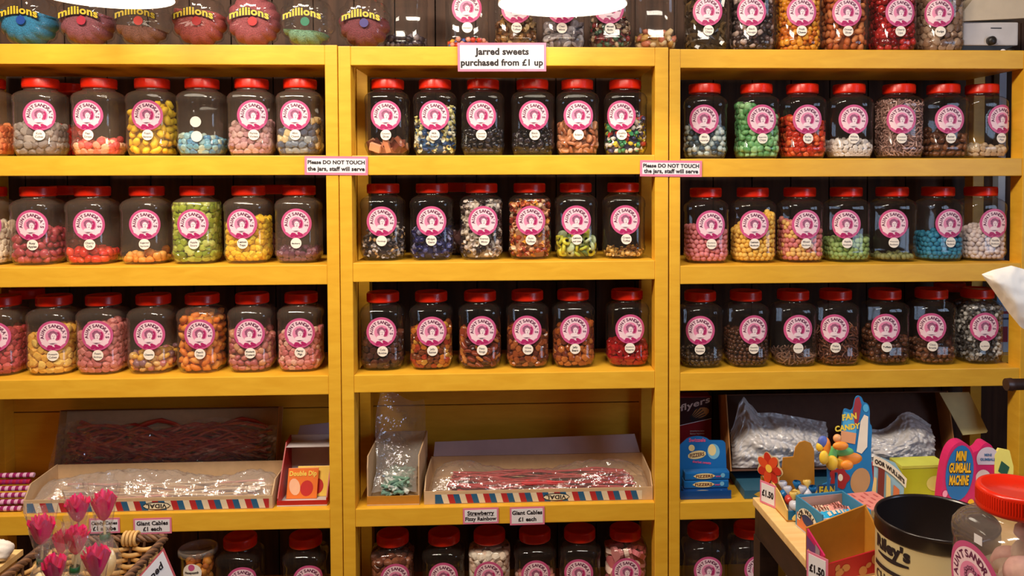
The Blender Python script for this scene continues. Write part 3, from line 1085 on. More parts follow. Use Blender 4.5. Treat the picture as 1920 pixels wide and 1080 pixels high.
# --- fourth shelf
J('L', 3, -44, 57, -12, (0.62, 0.74), 'soft', [(196, 66, 70), (214, 92, 88), (176, 48, 60)], 0.019, 0, 'rhubarb', 'rose red sugared lumps', None)
J('L', 3, 60, 146, 98, (0.62, 0.78), 'soft', [(242, 190, 80), (248, 206, 104), (232, 172, 60)], 0.022, 0, 'pineapple', 'mustard yellow pineapple cubes', ['Pineapple', 'Cubes'])
J('L', 3, 148, 243, 184, (0.68, 0.82), 'soft', [(214, 124, 120), (222, 140, 134), (200, 108, 108)], 0.02, 0, 'candy_shrimp', 'rosy pink foam shrimps', ['Foam', 'Shrimps'])
J('L', 3, 244, 334, 278, (0.28, 0.36), 'pebble', [(240, 160, 90), (190, 110, 110), (236, 190, 120), (150, 110, 120), (250, 190, 80)], 0.02, 1, 'dolly_mixture', 'mixed orange and mauve buttons', ['Chewits'], bold=True, ind=('sugar_button', 'orange or mauve sugar button in the fourth-shelf jar', 40))
J('L', 3, 334, 427, 376, (0.96, 0.94), 'bean', [(244, 150, 50), (248, 166, 72), (236, 130, 36)], 0.026, 0, 'peach_slice', 'deep orange peach slices', ['Peach', 'Slices'])
J('L', 3, 428, 520, 467, (0.68, 0.58), 'pebble', [(206, 124, 116), (222, 160, 120), (190, 100, 104)], 0.019, 1, 'toasted_tea_cake', 'pink and tan drops', ['Rhubarb', 'Custard'], bold=True)
J('L', 3, 520, 611, 560, (0.58, 0.66), 'soft', [(222, 134, 128), (232, 156, 148), (208, 110, 112), (240, 190, 170)], 0.017, 0, 'pink_pig', 'salmon pink jelly pigs', ['Percy', 'Pigs'], bold=True)
J('C', 3, 677, 760, 716, (0.5, 0.54), 'soft', [(74, 40, 32), (96, 52, 36), (54, 30, 28)], 0.019, 1, 'cola_bottle', 'dark brown cola bottles', ['Cola', 'Bottles'])
J('C', 3, 767, 851, 808, (0.62, 0.7), 'soft', [(196, 112, 40), (170, 60, 34), (206, 150, 60), (120, 60, 30)], 0.0165, 2, 'gummy', 'mixed amber gummies', ['Jelly', 'Babies'])
J('C', 3, 858, 943, 904, (0.62, 0.6), 'disc', [(176, 96, 40), (140, 60, 36), (200, 124, 60), (90, 40, 34)], 0.021, 2, 'fruit_ring', 'brown amber fruit rings', ['Fizzy', 'Rings'])
J('C', 3, 949, 1029, 988, (0.66, 0.5), 'soft', [(150, 74, 36), (176, 96, 50), (100, 46, 32)], 0.018, 2, 'wine_gum', 'mahogany wine gums', ['Wine', 'Gums'])
J('C', 3, 1033, 1116, 1077, (0.6, 0.74), 'soft', [(166, 84, 36), (190, 110, 50), (120, 54, 34)], 0.0185, 2, 'jelly_bear', 'honey brown jelly bears', ['Jelly', 'Bears'], bold=True)
J('C', 3, 1132, 1219, 1180, (0.32, 0.36), 'soft', [(150, 14, 20), (176, 28, 28)], 0.017, 2, 'red_jelly', 'deep red jelly drops', ['Strawberry', 'Hearts'])
J('R', 3, 1276, 1349, 1312, (0.26, 0.2), 'ball1', [(60, 44, 36), (86, 66, 46)], 0.0135, 1, 'raisin', 'small dark raisins', ['Chocolate', 'Raisins'])
J('R', 3, 1356, 1440, 1411, (0.62, 0.5), 'ball1', [(72, 42, 30), (90, 54, 38)], 0.0135, 2, 'chocolate_bean', 'small chocolate coffee beans', ['Chocolate', 'Peanuts'])
J('R', 3, 1444, 1529, 1494, (0.2, 0.2), 'stick', [(120, 84, 66), (140, 102, 84)], 0.012, 1, 'chocolate_twist', 'pale brown chocolate twists', ['Mushrooms'])
J('R', 3, 1526, 1606, 1560, (0.5, 0.62), 'stick', [(116, 66, 46), (134, 80, 56), (96, 52, 38)], 0.012, 1, 'vermicelli', 'brown chocolate strands', ['Flake', 'Strands'])
J('R', 3, 1615, 1702, 1658, (0.56, 0.5), 'ball1', [(96, 54, 34), (114, 68, 44), (76, 42, 30)], 0.0185, 2, 'chocolate_ball', 'glossy chocolate balls', ['Toffets'], bold=True, ind=('chocolate_ball', 'glossy chocolate ball in the fourth-shelf jar', 60))
J('R', 3, 1704, 1787, 1748, (0.34, 0.3), 'bean', [(104, 62, 42), (120, 74, 50)], 0.018, 1, 'brazil_nut', 'chocolate brazil nuts', ['Choc', 'Brazils'])
J('R', 3, 1787, 1876, 1845, (1.0, 1.0), 'wrap', [(150, 148, 146), (206, 204, 200), (70, 66, 66), (100, 98, 98)], 0.0185, 2, g1, 'silver grey wrapped liquorice', ['Liq Allsorts'])
# --- bottom shelf
J('L', 5, 405, 498, 452, 0.1, 'soft', [(90, 50, 36), (120, 74, 50)], 0.02, 1, 'caramel', 'brown caramel cubes', ['Caramels'])
J('L', 5, 530, 618, 574, 0.12, 'soft', [(70, 40, 50), (110, 70, 70)], 0.02, 1, 'plum_chew', 'plum coloured chews', ['Chews'])
J('C', 5, 696, 778, 738, 0.92, 'soft', [(150, 90, 64), (120, 66, 46)], 0.021, 1, 'brown_chew', 'russet brown chews', ['Rolos'])
J('C', 5, 793, 873, 831, 0.12, 'soft', [(120, 106, 80), (140, 126, 100)], 0.018, 1, 'mint', 'putty coloured mints', ['Mints'])
J('C', 5, 876, 960, 917, 1.0, 'soft', [(244, 222, 200), (250, 234, 216), (236, 206, 186)], 0.022, 0, 'marshmallow', 'small white marshmallows', ['Mallows'], ind=('marshmallow', 'small white marshmallow packed in the bottom-shelf jar', 90))
J('C', 5, 962, 1044, 1004, 0.5, 'bean', [(210, 130, 120), (230, 180, 160)], 0.024, 0, 'foam_lip', 'pink foam lips', ['Lips'])
J('C', 5, 1046, 1128, 1088, 0.1, 'soft', [(150, 120, 110), (170, 140, 130)], 0.02, 0, 'nougat', 'taupe nougat cubes', ['Nougat'])
J('C', 5, 1128, 1217, 1176, 0.98, 'heart', [(232, 150, 150), (246, 214, 196), (224, 120, 130)], 0.036, 0, 'jelly_heart', 'large pink and white jelly hearts', ['Hearts'], dense=1.25, core=(224, 130, 130), ind=('jelly_heart', 'large pink or white jelly heart in the bottom-shelf jar', 30))
J('R', 5, 1276, 1360, 1330, 0.1, 'soft', [(120, 110, 100), (140, 130, 120)], 0.02, 0, 'grey_chew', 'grey chews', ['Chews'])
J('R', 5, 1362, 1448, 1424, 0.1, 'soft', [(130, 90, 100), (150, 110, 120)], 0.02, 0, 'mauve_chew', 'mauve chews', ['Violets'])
J('R', 5, 1470, 1556, 1530, 0.2, 'soft', [(200, 160, 170), (220, 190, 190)], 0.02, 0, 'pink_chew', 'blush pink chews', ['Creams'])
# --- a few jars of the second row, seen between and behind the front ones
for u, rw, px, cols, txt in (('L', 1, 131, (190, 40, 30), 'scarlet'), ('L', 2, 126, (120, 40, 36), 'brick red'), ('L', 3, 52, (150, 50, 50), 'wine red'), ('C', 2, 860, (90, 60, 60), 'cocoa brown'),
                             ('R', 3, 1780, (110, 60, 60), 'russet'), ('L', 2, 516, (100, 50, 40), 'rust brown')):
    J(u, rw, px - 42, px + 42, None, 0.5, 'soft', [cols, tuple(min(255, int(c * 1.2)) for c in cols)], 0.022, 1, 'boiled_sweet', txt + ' sweets', brand=None, Y=0.222, note=' behind the front row', amount='of')

# ------------------------------------------------------------------ scalloped round tubs on the top shelf
def tub(px, fl, cols, content, nose):
    z = ZS['L' if px < 625 else 'C', 0][0]
    R = 0.0715
    Y = 0.09
    X = at(px, 30, Y)[0]
    lab = 'round scalloped clear tub %s %s on the top shelf' % ('full of' if fl > 0.8 else 'part full of', content)
    t = thing('scalloped_tub', lab, 'tub', (X, Y, z), (0, 0, random.uniform(-0.08, 0.08)), 'scalloped tubs with yellow lettering')
    def shape(k, off=0.0, zc=R + 0.002):
        """bumpy drum lying on its rim: outline scalloped in x-z, bulging in y"""
        def fn(u, v):
            a = 2 * PI * u
            b = PI * (v - 0.5)
            rr = (R * k) * (0.93 + 0.085 * abs(math.sin(6.5 * a))) * max(0.001, abs(math.cos(b))) ** 0.45
            y = 0.052 * k * math.sin(b)
            zz = rr * math.sin(a)
            return (rr * math.cos(a), y, zc + max(zz, -R + 0.001 + off))
        return fn
    MB().grid(shape(1.0), 130, 24).build('tub_body', PET, t)
    # flat front disc with the lettering
    D = MB()
    fn = lambda u, v, off=0.0: (u, -0.0525 - off, R + v)
    L = MB()
    fe = lambda u, v: (u, -0.0535 - 0.0004, R + v)
    fo = lambda u, v: (u, -0.0535, R + v)
    for bold, f_, mi in ((0.085, fo, 0), (0.03, fe, 1)):
        arcf = lambda u, v, f=f_: f(u, v - 5.0 * u * u)
        text_to(L, 'millions', 0.027, arcf, mi, 'C', bold, 0.098 if bold < 0.05 else 0.103, 0, 0.011)
    L.build('lettering', [mat('tub_letter_outline', (40, 22, 10), 0.5), mat('tub_letter_yellow', (214, 184, 50), 0.45)], t)
    N = MB()
    blob(N, 0.008, -0.006, lambda a: 0.0115, lambda u, v, o: (u, -0.0545 - o, R + v), 0.0004, 0, 3, 24)
    N.build('printed_dot', mat('dot_%d%d%d' % nose, nose, 0.4), t)
    MB().lathe([(0.04, 0), (0.04, 0.02), (0.0005, 0.021)], 32, (0, 0, 2 * R + 0.001)).build('lid', mat('tub_lid', (60, 40, 60), 0.4), t)
    # sweets: a heap of tiny beads, level surface
    S = MB()
    lev = -R + 2 * R * fl
    base = shape(0.93)
    def heap(u, v):
        p = base(u, v)
        zz = min(p[2] - R, lev + 0.012 * (-p[0] / R) + 0.004 * math.sin(40 * p[0]))
        lim = min(0.84 * R * math.sqrt(max(0.05, 1 - min(1, abs(zz) / R) ** 2)), math.sqrt(max(0.0, p[0] ** 2 + (p[2] - R) ** 2 - zz ** 2)))
        return (p[0] if p[2] - R <= zz + 1e-6 else max(-lim, min(lim, p[0])), p[1], R + zz + 0.0015)
    S.grid(heap, 130, 24)
    o = S.build('tiny_beads', [mat('beads_%d%d%d' % cols, cols, 0.5, 0.45, 480, 1.0)])
    o.matrix_world = Matrix.Translation((X, Y, z)) @ Matrix.Rotation(t.rotation_euler.z, 4, 'Z')
    tag(o, content + ' inside their scalloped tub', 'sweets', None, 'stuff')


tub(56, 0.62, (44, 138, 186), 'bright blue tiny sweets', (30, 70, 150))
tub(166, 0.62, (150, 84, 96), 'mauve tiny sweets', (170, 40, 60))
tub(268, 0.36, (158, 108, 92), 'dusty tan tiny sweets', (220, 70, 60))
tub(375, 0.66, (184, 88, 84), 'coral pink tiny sweets', (170, 20, 24))
tub(477, 1.0, (166, 82, 88), 'raspberry pink tiny sweets', (190, 20, 24))
tub(577, 0.3, (130, 178, 150), 'mint green tiny sweets', (20, 110, 80))
tub(684, 0.6, (128, 60, 70), 'dark plum tiny sweets', (60, 50, 120))

# ------------------------------------------------------------------ paper signs on the shelf edges
def sign(name, label, x0, y0, x1, y1, lines, size, Y=-0.0012, tilt=0.0, gap=0.0, border=0.006, under=None):
    """a card with a pink border; pixel corners on the shelf fronts"""
    a, b_ = at(x0, y0, Y), at(x1, y1, Y)
    w, h = abs(b_[0] - a[0]), abs(a[2] - b_[2])
    t = thing(name, label, 'sign', ((a[0] + b_[0]) / 2, Y, (a[2] + b_[2]) / 2), (tilt, random.uniform(-0.015, 0.015), 0), 'pink edged paper signs')
    MB().box(-w / 2, w / 2, -0.0006, 0.0004, -h / 2, h / 2).build('border', ROSE, t)
    MB().box(-w / 2 + border, w / 2 - border, -0.0011, -0.0006, -h / 2 + border, h / 2 - border).build('card', WHITE, t)
    T = MB()
    n = len(lines)
    pitch = (h - 2 * border) / n * 0.92
    for i, tx in enumerate(lines):
        v, f = glyphs(tx, 0.042)
        sz = min(size, (w - 2.6 * border) / (v[:, 0].max() - v[:, 0].min()))
        cv = (n / 2 - i - 0.5) * pitch - sz * 0.33
        text_to(T, tx, sz, lambda u, v: (u, -0.0014, v), 0, 'C', 0.042, None, 0, cv)
        if under == i:
            wu = (v[:, 0].max() - v[:, 0].min()) * sz
            T.box(-wu / 2, wu / 2, -0.0014, -0.0013, cv - sz * 0.2, cv - sz * 0.13)
    T.build('lettering', INK, t)
    return t


sign('shelf_sign', 'large pink edged sign lettered Jarred sweets purchased from £1 up', 858, 80, 1024, 134, ['Jarred sweets', 'purchased from £1 up'], 0.0235, -0.004, 0.06)
sign('shelf_sign', 'pink edged do not touch sign fixed below the blue chunks jar', 571, 293, 690, 328, ['Please DO NOT TOUCH', 'the jars, staff will serve'], 0.0155)
sign('shelf_sign', 'pink edged do not touch sign fixed below the white and teal mint balls', 1200, 301, 1316, 331, ['Please DO NOT TOUCH', 'the jars, staff will serve'], 0.0145)
sign('price_sign', 'small Giant Cables sign on the shelf edge above the clear-lidded tub', 250, 972, 322, 1000, ['Giant Cables', '£1 each'], 0.0145, border=0.0045)
sign('price_sign', 'small pink edged sign half hidden by the pink rose lollies', 167, 972, 225, 999, ['Candy Canes', '£1 a tube'], 0.0145, border=0.0045)
sign('price_sign', 'small Strawberry Fizzy Rainbow sign on the shelf edge', 868, 953, 935, 981, ['Strawberry', 'Fizzy Rainbow'], 0.0145, border=0.0045, under=0)
sign('price_sign', 'small Giant Cables sign beside the Fizzy Rainbow sign', 956, 951, 1021, 983, ['Giant Cables', '£1 each'], 0.0145, border=0.0045)

# ------------------------------------------------------------------ open cardboard trays and bags
def tray(name, label, cat, loc, w, d, hf, hb, mats, rot=(0, 0, 0), t=0.003, hs=None, group=None):
    """open box, base centre at loc, front towards -y; low front hf, back hb, sides slope between"""
    o = thing(name, label, cat, loc, rot, group)
    m = MB()
    m.box(-w / 2, w / 2, -d / 2, d / 2, 0, t)
    m.build('base', mats[0], o)
    MB().box(-w / 2, w / 2, -d / 2, -d / 2 + t, t, hf).build('front_wall', mats[1], o)
    MB().box(-w / 2, w / 2, d / 2 - t, d / 2, t, hb).build('back_wall', mats[2], o)
    for sx in (-1, 1):
        poly = hs or [(-d / 2 + t, t), (d / 2 - t, t), (d / 2 - t, hb), (-d / 2 + t, hf)]
        x = sx * (w / 2 - t / 2)
        MB().prism(poly, t, lambda u, v, k, x=x: (x - t / 2 + k, u, v)).build('side_wall', mats[3], o)
    return o


def striped_front(o, w, h, y, logo_u):
    """slanting blue, cream and red stripes with the maker's name printed upside down"""
    S = MB()
    n = int(w / 0.0155)
    for i in range(n):
        u0 = -w / 2 + 0.004 + i * (w - 0.008) / n
        u1 = u0 + (w - 0.008) / n
        sh = 0.007
        S.add([(u0 + sh if i else u0, y, 0.002), (u1 + sh if i < n - 1 else u1, y, 0.002), (u1, y, h - 0.004), (u0, y, h - 0.004)], [(0, 1, 2, 3)], i % 3)
    st = S.build('printed_stripes', [mat('stripe_blue', (40, 94, 134), 0.45), mat('stripe_cream', (226, 208, 178), 0.45), mat('stripe_red', (176, 44, 48), 0.45)], o)
    L = MB()
    pl = lambda u, v, off=0.0: (logo_u + u, y - 0.0006 - off, h * 0.44 + v)
    blob(L, 0, 0, ell(0.036, h * 0.34), pl, 0, 0, 2, 32)
    blob(L, 0, 0, ell(0.034, h * 0.27), pl, 0.0004, 1, 2, 32)
    text_to(L, 'VIDAL', h * 0.5, lambda u, v: (logo_u - u, y - 0.0015, h * 0.44 - v), 0, 'C', 0.03, 0.052, 0, -h * 0.17)
    L.build('lettering', [INK, mat('logo_cream', (232, 220, 190), 0.5)], st)


def noise2(x, y, s=1.0, seed=0.0):
    """creased film: ridged noise at a few scales, in -1 .. 1"""
    t, a = 0.0, 1.0
    for k, f in enumerate((14.0, 31.0, 67.0)):
        c, sn = math.cos(seed + k), math.sin(seed + k)
        p = Vector(((c * x - sn * y) * f * s, (sn * x + c * y) * f * s * 0.6, seed * 3.1 + k))
        t += a * (0.8 - 2.2 * abs(mnoise.noise(p)))
        a *= 0.55
    return max(-1.0, min(1.0, t / 1.5))


def bag(name, label, loc, fn, mat_, nu=90, nv=50, cat='bag', rot=(0, 0, 0)):
    o = MB().grid(fn, nu, nv).build(name, mat_, None, 0, loc, rot)
    tag(o, label, cat, 'clear crinkled bags')
    return o


def laces(name, label, loc, w, d, h, n, cols, r, seed=1, rot=(0, 0, 0)):
    rg = random.Random(seed)
    m = MB()
    for i in range(n):
        y0, z0 = rg.uniform(-d / 2, d / 2), rg.uniform(r, h)
        a0, a1 = rg.uniform(-w / 2, -w / 2 + 0.04), rg.uniform(w / 2 - 0.05, w / 2)
        ph, fr_ = rg.uniform(0, 6), rg.uniform(1, 3)
        pts = []
        for k in range(15):
            u = k / 14
            y = y0 + 0.10 * d * math.sin(fr_ * 6 * u + ph) + (rg.uniform(-1, 1) * 0.05 * d)
            z = z0 + 0.14 * h * math.sin(fr_ * 5 * u + ph * 2)
            pts.append((a0 + (a1 - a0) * u, min(d / 2 - r, max(-d / 2 + r, y)), max(r, z)))
        m.tube(pts, r, 6, rg.randrange(len(cols)))
    o = m.build(name, cols, None, 0, loc, rot)
    return tag(o, label, 'sweets', None, 'stuff')


LACE = [mat('lace_red', (168, 36, 40), 0.3), mat('lace_bright', (196, 56, 60), 0.3)]
LACED = [mat('lace_dark', (178, 52, 42), 0.35), mat('lace_wine', (206, 84, 66), 0.35), mat('lace_brown', (140, 52, 40), 0.35)]

# centre: wide tray of red cables with its grey inner flap
zc = ZS['C', 4][0] + 0.0006
pa, pb = at(795, 930, 0.02), at(1226, 920, 0.02)
pb[0] = min(pb[0], POSTS['C'][2] - 0.002)
w = pb[0] - pa[0]
tc = tray('cable_tray', 'wide striped cardboard tray of red candy cables below the yellow back board', 'tray', ((pa[0] + pb[0]) / 2, 0.115, zc), w, 0.19, 0.034, 0.062, (BEIGE, BEIGE, BEIGE, BEIGE), hs=[(-0.092, 0.003), (0.092, 0.003), (0.092, 0.062), (-0.06, 0.062), (-0.092, 0.036)])
striped_front(tc, w - 0.05, 0.030, -0.0957, 0.045)
MB().prism([(-w / 2 + 0.006, 0.0), (w / 2 - 0.006, 0.0), (w / 2 - 0.02, 0.05), (-w / 2 + 0.01, 0.038)], 0.002, lambda u, v, k: (u, 0.0935 + k + v * 0.25, 0.0625 + v)).build('inner_flap', mat('grey_flap', (196, 180, 186), 0.6), tc)
laces('candy_cables', 'heap of red candy cables in the wide striped tray under a clear bag', ((pa[0] + pb[0]) / 2 + 0.01, 0.105, zc + 0.004), w - 0.09, 0.11, 0.032, 60, LACE, 0.0034, 3)


def bagfn(w, d, h, seed, hump=0.5, lo=0.004):
    def fn(u, v):
        x = (u - 0.5) * w
        y = (v - 0.5) * d
        prof = math.sin(PI * min(1, max(0, v))) ** 0.6
        e = min(1, 6 * u, 6 * (1 - u)) ** 0.5
        side = 0.6 + 0.4 * abs(2 * u - 1) ** 1.5 * hump + 0.15 * math.sin(9 * u + seed)
        z = lo + h * prof * (0.35 + 0.65 * e) * side + 0.011 * noise2(x, y, 1.3, seed) + 0.005 * noise2(x, y, 3.1, seed)
        return (x, y + 0.004 * noise2(x + 3, y, 2.0, seed), max(lo, z))
    return fn


bag('clear_bag', 'clear crinkled bag lying over the red cables in the wide tray', ((pa[0] + pb[0]) / 2 + 0.004, 0.105, zc + 0.004), bagfn(w - 0.026, 0.142, 0.066, 1.0, 1.2), THIN, 110, 40)

# centre: narrow deep tray with an upright bag
pa, pb = at(688, 930, 0.02), at(786, 925, 0.02)
w = pb[0] - pa[0]
cx = (pa[0] + pb[0]) / 2
tray('narrow_tray', 'narrow deep cardboard tray holding an upright clear bag', 'tray', (cx, 0.125, zc), w, 0.21, 0.024, 0.13, (BEIGE, OCHRE, BEIGE, BEIGE), hs=[(-0.102, 0.003), (0.102, 0.003), (0.102, 0.13), (-0.095, 0.128), (-0.102, 0.10)])
bag('clear_bag', 'tall clear bag standing open in the narrow tray', (cx - 0.002, 0.12, zc + 0.026), lambda u, v: ((u - 0.5) * (w - 0.016) * (1 - 0.10 * math.sin(7 * v)) + 0.012 * v * (u - 0.3) + 0.003 * noise2(u * 0.1, v * 0.2, 2, 5), -0.085 + 0.16 * v ** 0.7 + 0.02 * math.sin(PI * u) + 0.008 * noise2(u * 0.1, v * 0.25, 1.6, 2), 0.226 * v * (0.93 + 0.07 * math.sin(5 * u + 1))), BAG, 40, 60)
m = MB()
rg = random.Random(5)
for i in range(34):
    m.tube([(rg.uniform(-0.04, 0.04), -0.07 + 0.13 * k / 5 + rg.uniform(-0.006, 0.006), 0.004 + rg.uniform(0.004, 0.042)) for k in range(6)], 0.0045, 6, rg.randrange(2))
o = m.build('fizzy_ribbons', [mat('pale_ribbon', (206, 214, 208), 0.5), mat('green_ribbon', (120, 158, 140), 0.5)], None, 0, (cx, 0.12, zc + 0.004))
tag(o, 'pale green and white fizzy ribbons in the narrow tray', 'sweets', None, 'stuff')

# left: front tray with the white cables, tilted tray of dark laces behind
zl = ZS['L', 4][0] + 0.0006
pa, pb = at(46, 950, 0.02), at(512, 940, 0.02)
w = pb[0] - pa[0]
cx = (pa[0] + pb[0]) / 2
tl = tray('cable_tray', 'wide striped cardboard tray of pale cables in front of the dark laces', 'tray', (cx, 0.095, zl), w, 0.16, 0.034, 0.07, (BEIGE, BEIGE, BEIGE, BEIGE), hs=[(-0.077, 0.003), (0.077, 0.003), (0.077, 0.072), (-0.05, 0.066), (-0.077, 0.036)])
striped_front(tl, w - 0.01, 0.030, -0.0807, 0.02)
laces('candy_cables', 'pale cream and pink candy cables in the tray in front of the dark laces', (cx, 0.09, zl + 0.004), w - 0.09, 0.10, 0.026, 40, [mat('cable_cream', (226, 196, 160), 0.4), mat('cable_pink', (226, 150, 130), 0.4), mat('cable_tan', (206, 160, 110), 0.4)], 0.0034, 8)
bag('clear_bag', 'clear crinkled bag over the pale cables of the front tray', (cx, 0.088, zl + 0.004), bagfn(w - 0.024, 0.122, 0.088, 4.0, 0.7), BAG, 120, 40)
pa, pb = at(100, 800, 0.2), at(518, 800, 0.2)
w2 = pb[0] - pa[0]
cx2 = (pa[0] + pb[0]) / 2
tb = thing('lace_tray', 'tilted cardboard tray of dark red laces leaning on the back board', 'tray', (cx2, 0.186, zl + 0.0095), (math.radians(-14), 0, 0))
hh = 0.2
MB().box(-w2 / 2, w2 / 2, 0.035, 0.038, 0, hh).build('base', BEIGE, tb)
for nm, bx in (('side_wall', (-w2 / 2, -w2 / 2 + 0.003, 0, 0.0345, 0, hh)), ('side_wall', (w2 / 2 - 0.003, w2 / 2, 0, 0.0345, 0, hh)), ('top_wall', (-w2 / 2 + 0.003, w2 / 2 - 0.003, 0, 0.0345, hh - 0.003, hh)), ('bottom_wall', (-w2 / 2 + 0.003, w2 / 2 - 0.003, 0, 0.0345, 0, 0.003))):
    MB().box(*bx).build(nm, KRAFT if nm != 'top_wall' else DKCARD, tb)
RX = Matrix.Translation((cx2, 0.186, zl + 0.0095)) @ Matrix.Rotation(math.radians(-14), 4, 'X')
o = laces('dark_laces', 'dark red liquorice laces heaped in the tilted tray', (0, 0, 0), w2 - 0.04, 0.024, 0.14, 60, LACED, 0.0042, 12)
o.matrix_world = RX @ Matrix.Translation((0, 0.019, 0.012))
o = bag('clear_bag', 'clear crinkled bag over the dark laces of the tilted tray', (0, 0, 0), lambda u, v: ((u - 0.5) * (w2 - 0.006) * (1.0 + 0.06 * (1 - v) * (u < 0.1)), -0.006 - 0.006 * (1 - v) + 0.006 * noise2(u * 0.6, v * 0.2, 1.6, 3) + 0.003 * noise2(u * 0.6, v * 0.2, 3.5, 1), 0.012 + (0.15 + 0.012 * math.sin(11 * u)) * v), THIN, 120, 40)
o.matrix_world = RX

# left: packs of striped candy rolls at the end of the shelf
mp = [mat('roll_purple', (150, 30, 96), 0.4), mat('roll_pale', (226, 176, 206), 0.4), mat('roll_crimson', (170, 24, 60), 0.4)]
pz = at(20, 955, 0.03)
xe = at(44, 930, 0.04)[0]
for i in range(6):
    m = MB()
    r = 0.0068
    n = 16
    L = 0.14
    for k in range(n):
        m.tube([(-L + L * k / n, 0, r), (-L + L * (k + 0.5) / n, 0, r * 1.06), (-L + L * (k + 1) / n, 0, r)], [r * 0.94, r, r * 0.94], 10, k % 2 if i != 4 else (k % 2) * 2, k in (0, n - 1))
    o = m.build('candy_roll', mp, None, 0, (xe + 0.004 * (i % 2), 0.032 + 0.0128 * (i % 2) * 0.0 + 0.010 * i, zl + 0.0003 + 0.0137 * i))
    tag(o, ['lowest', 'second lowest', 'third from the bottom', 'third from the top', 'second from the top', 'topmost'][i] + ' purple striped candy roll of the stack by the pale cable tray', 'sweets', 'purple striped candy rolls')

# left: white lined red box with sherbet packets
p0, p1 = at(520, 940, 0.03), at(614, 940, 0.03)
w = p1[0] - p0[0]
cx = (p0[0] + p1[0]) / 2
SRED = mat('carton_red', (176, 30, 30), 0.45)
LINER = mat('carton_white', (212, 204, 206), 0.55)
tx = tray('sherbet_box', 'red carton lined in white holding orange sherbet packets', 'box', (cx, 0.095, zl), w, 0.14, 0.014, 0.145, (LINER, SRED, LINER, SRED), hs=[(-0.067, 0.003), (0.067, 0.003), (0.067, 0.145), (0.02, 0.14), (-0.05, 0.045), (-0.067, 0.02)])
MB().box(-w / 2 + 0.0032, w / 2 - 0.0032, 0.012, 0.0665, 0.128, 0.1295).build('top_ledge', LINER, tx)
MB().prism([(-w / 2 + 0.02, 0), (w / 2 - 0.004, 0), (w / 2 - 0.004, 0.03), (-w / 2 + 0.024, 0.022)], 0.0015, lambda u, v, k: (u, 0.068 + k + 0.4 * v, 0.1455 + v)).build('lid_flap', mat('flap_lilac', (170, 160, 180), 0.6), tx)
ORG = mat('packet_orange', (236, 120, 40), 0.4)
PYEL = mat('packet_yellow', (250, 210, 90), 0.4)
for k, (dx, dy, lab) in enumerate(((-0.012, -0.03, 'front orange sherbet packet with yellow lettering in the red carton'), (0.012, -0.016, 'yellow sherbet packet tucked behind the orange packet in the red carton'))):
    t = thing('sherbet_packet', lab, 'sweets', (cx + dx, 0.095 + dy, zl + 0.004), (math.radians(-22), 0, 0), 'sherbet packets in the red carton')
    pw = w * 0.62 if k == 0 else w * 0.66
    MB().box(-pw / 2, pw / 2, 0, 0.003, 0, 0.078).build('packet', ORG if k == 0 else PYEL, t, 0.001)
    P_ = MB()
    pl = lambda u, v, off: (u, -0.0004 - off, v)
    blob(P_, 0.012, 0.026, ell(0.017, 0.02), pl, 0, 0, 1, 20)
    blob(P_, -0.02, 0.03, ell(0.014, 0.022, 0.3), pl, 0, 1, 1, 20)
    P_.build('print', [mat('packet_red', (196, 44, 40), 0.4), mat('packet_peach', (248, 190, 150), 0.4)], t)
    if k == 0:
        T = MB()
        text_to(T, 'Double Dip', 0.017, lambda u, v: (u, -0.0012, v), 0, 'C', 0.04, pw * 0.9, 0, 0.058)
        T.build('lettering', PYEL, t)

# ------------------------------------------------------------------ right unit, packaging shelf
zr = ZS['R', 4][0] + 0.0006
# tall red liquorice carton
pt, pl_, pr = at(1300, 744, 0.19), at(1272, 800, 0.19), at(1334, 800, 0.19)
w, h = pr[0] - pl_[0], pt[2] - zr
t = thing('liquorice_carton', 'tall dark red carton printed with black liquorice sticks', 'box', ((pl_[0] + pr[0]) / 2, 0.215, zr))
CRIM = mat('carton_crimson', (150, 22, 26), 0.4)
MB().box(-w / 2, w / 2, -0.025, 0.025, 0, h).build('carton', CRIM, t, 0.0015)
P_ = MB()
f2 = lambda u, v, off=0.0: (u, -0.0256 - off, h + v)
P_.prism([(-w / 2, -0.002), (w / 2, -0.002), (w / 2, -0.062), (-w / 2, -0.082)], 0.0003, lambda u, v, k: f2(u, v, -k), 0)
blob(P_, 0.016, -0.046, ell(0.026, 0.014, 0.3), f2, 0.0004, 1, 1, 20)
for k in range(6):
    a = math.radians(14 + 9 * k)
    P_.add([f2(-0.022 + c_ * math.cos(a) - s_ * 0.0014 * math.sin(a), -0.072 + c_ * math.sin(a) + s_ * 0.0014 * math.cos(a), 0.0008) for c_, s_ in ((0.012, -1), (0.056, -1), (0.056, 1), (0.012, 1))], [(0, 1, 2, 3)], 2)
P_.add([f2(u, v, 0.0004) for u, v in ((-w / 2, -0.082), (w / 2, -0.062), (w / 2, -0.064), (-w / 2, -0.084))], [(0, 1, 2, 3)], 3)
P_.build('print', [mat('carton_dark_print', (58, 18, 20), 0.4), mat('carton_gold', (196, 130, 70), 0.4), INK, WHITE], t)
T = MB()
text_to(T, 'flyers', 0.026, lambda u, v: f2(u, v + 0.3 * u, 0.0012), 0, 'C', 0.02, w * 0.9, 0, -0.028)
text_to(T, 'strawberry juice', 0.006, lambda u, v: f2(u, v, 0.0012), 0, 'C', 0.02, None, 0.006, -0.1)
text_to(T, 'flavour liquorice', 0.006, lambda u, v: f2(u, v, 0.0012), 0, 'C', 0.02, None, 0.006, -0.108)
T.build('lettering', mat('carton_white_ink', (226, 200, 190), 0.5), t)

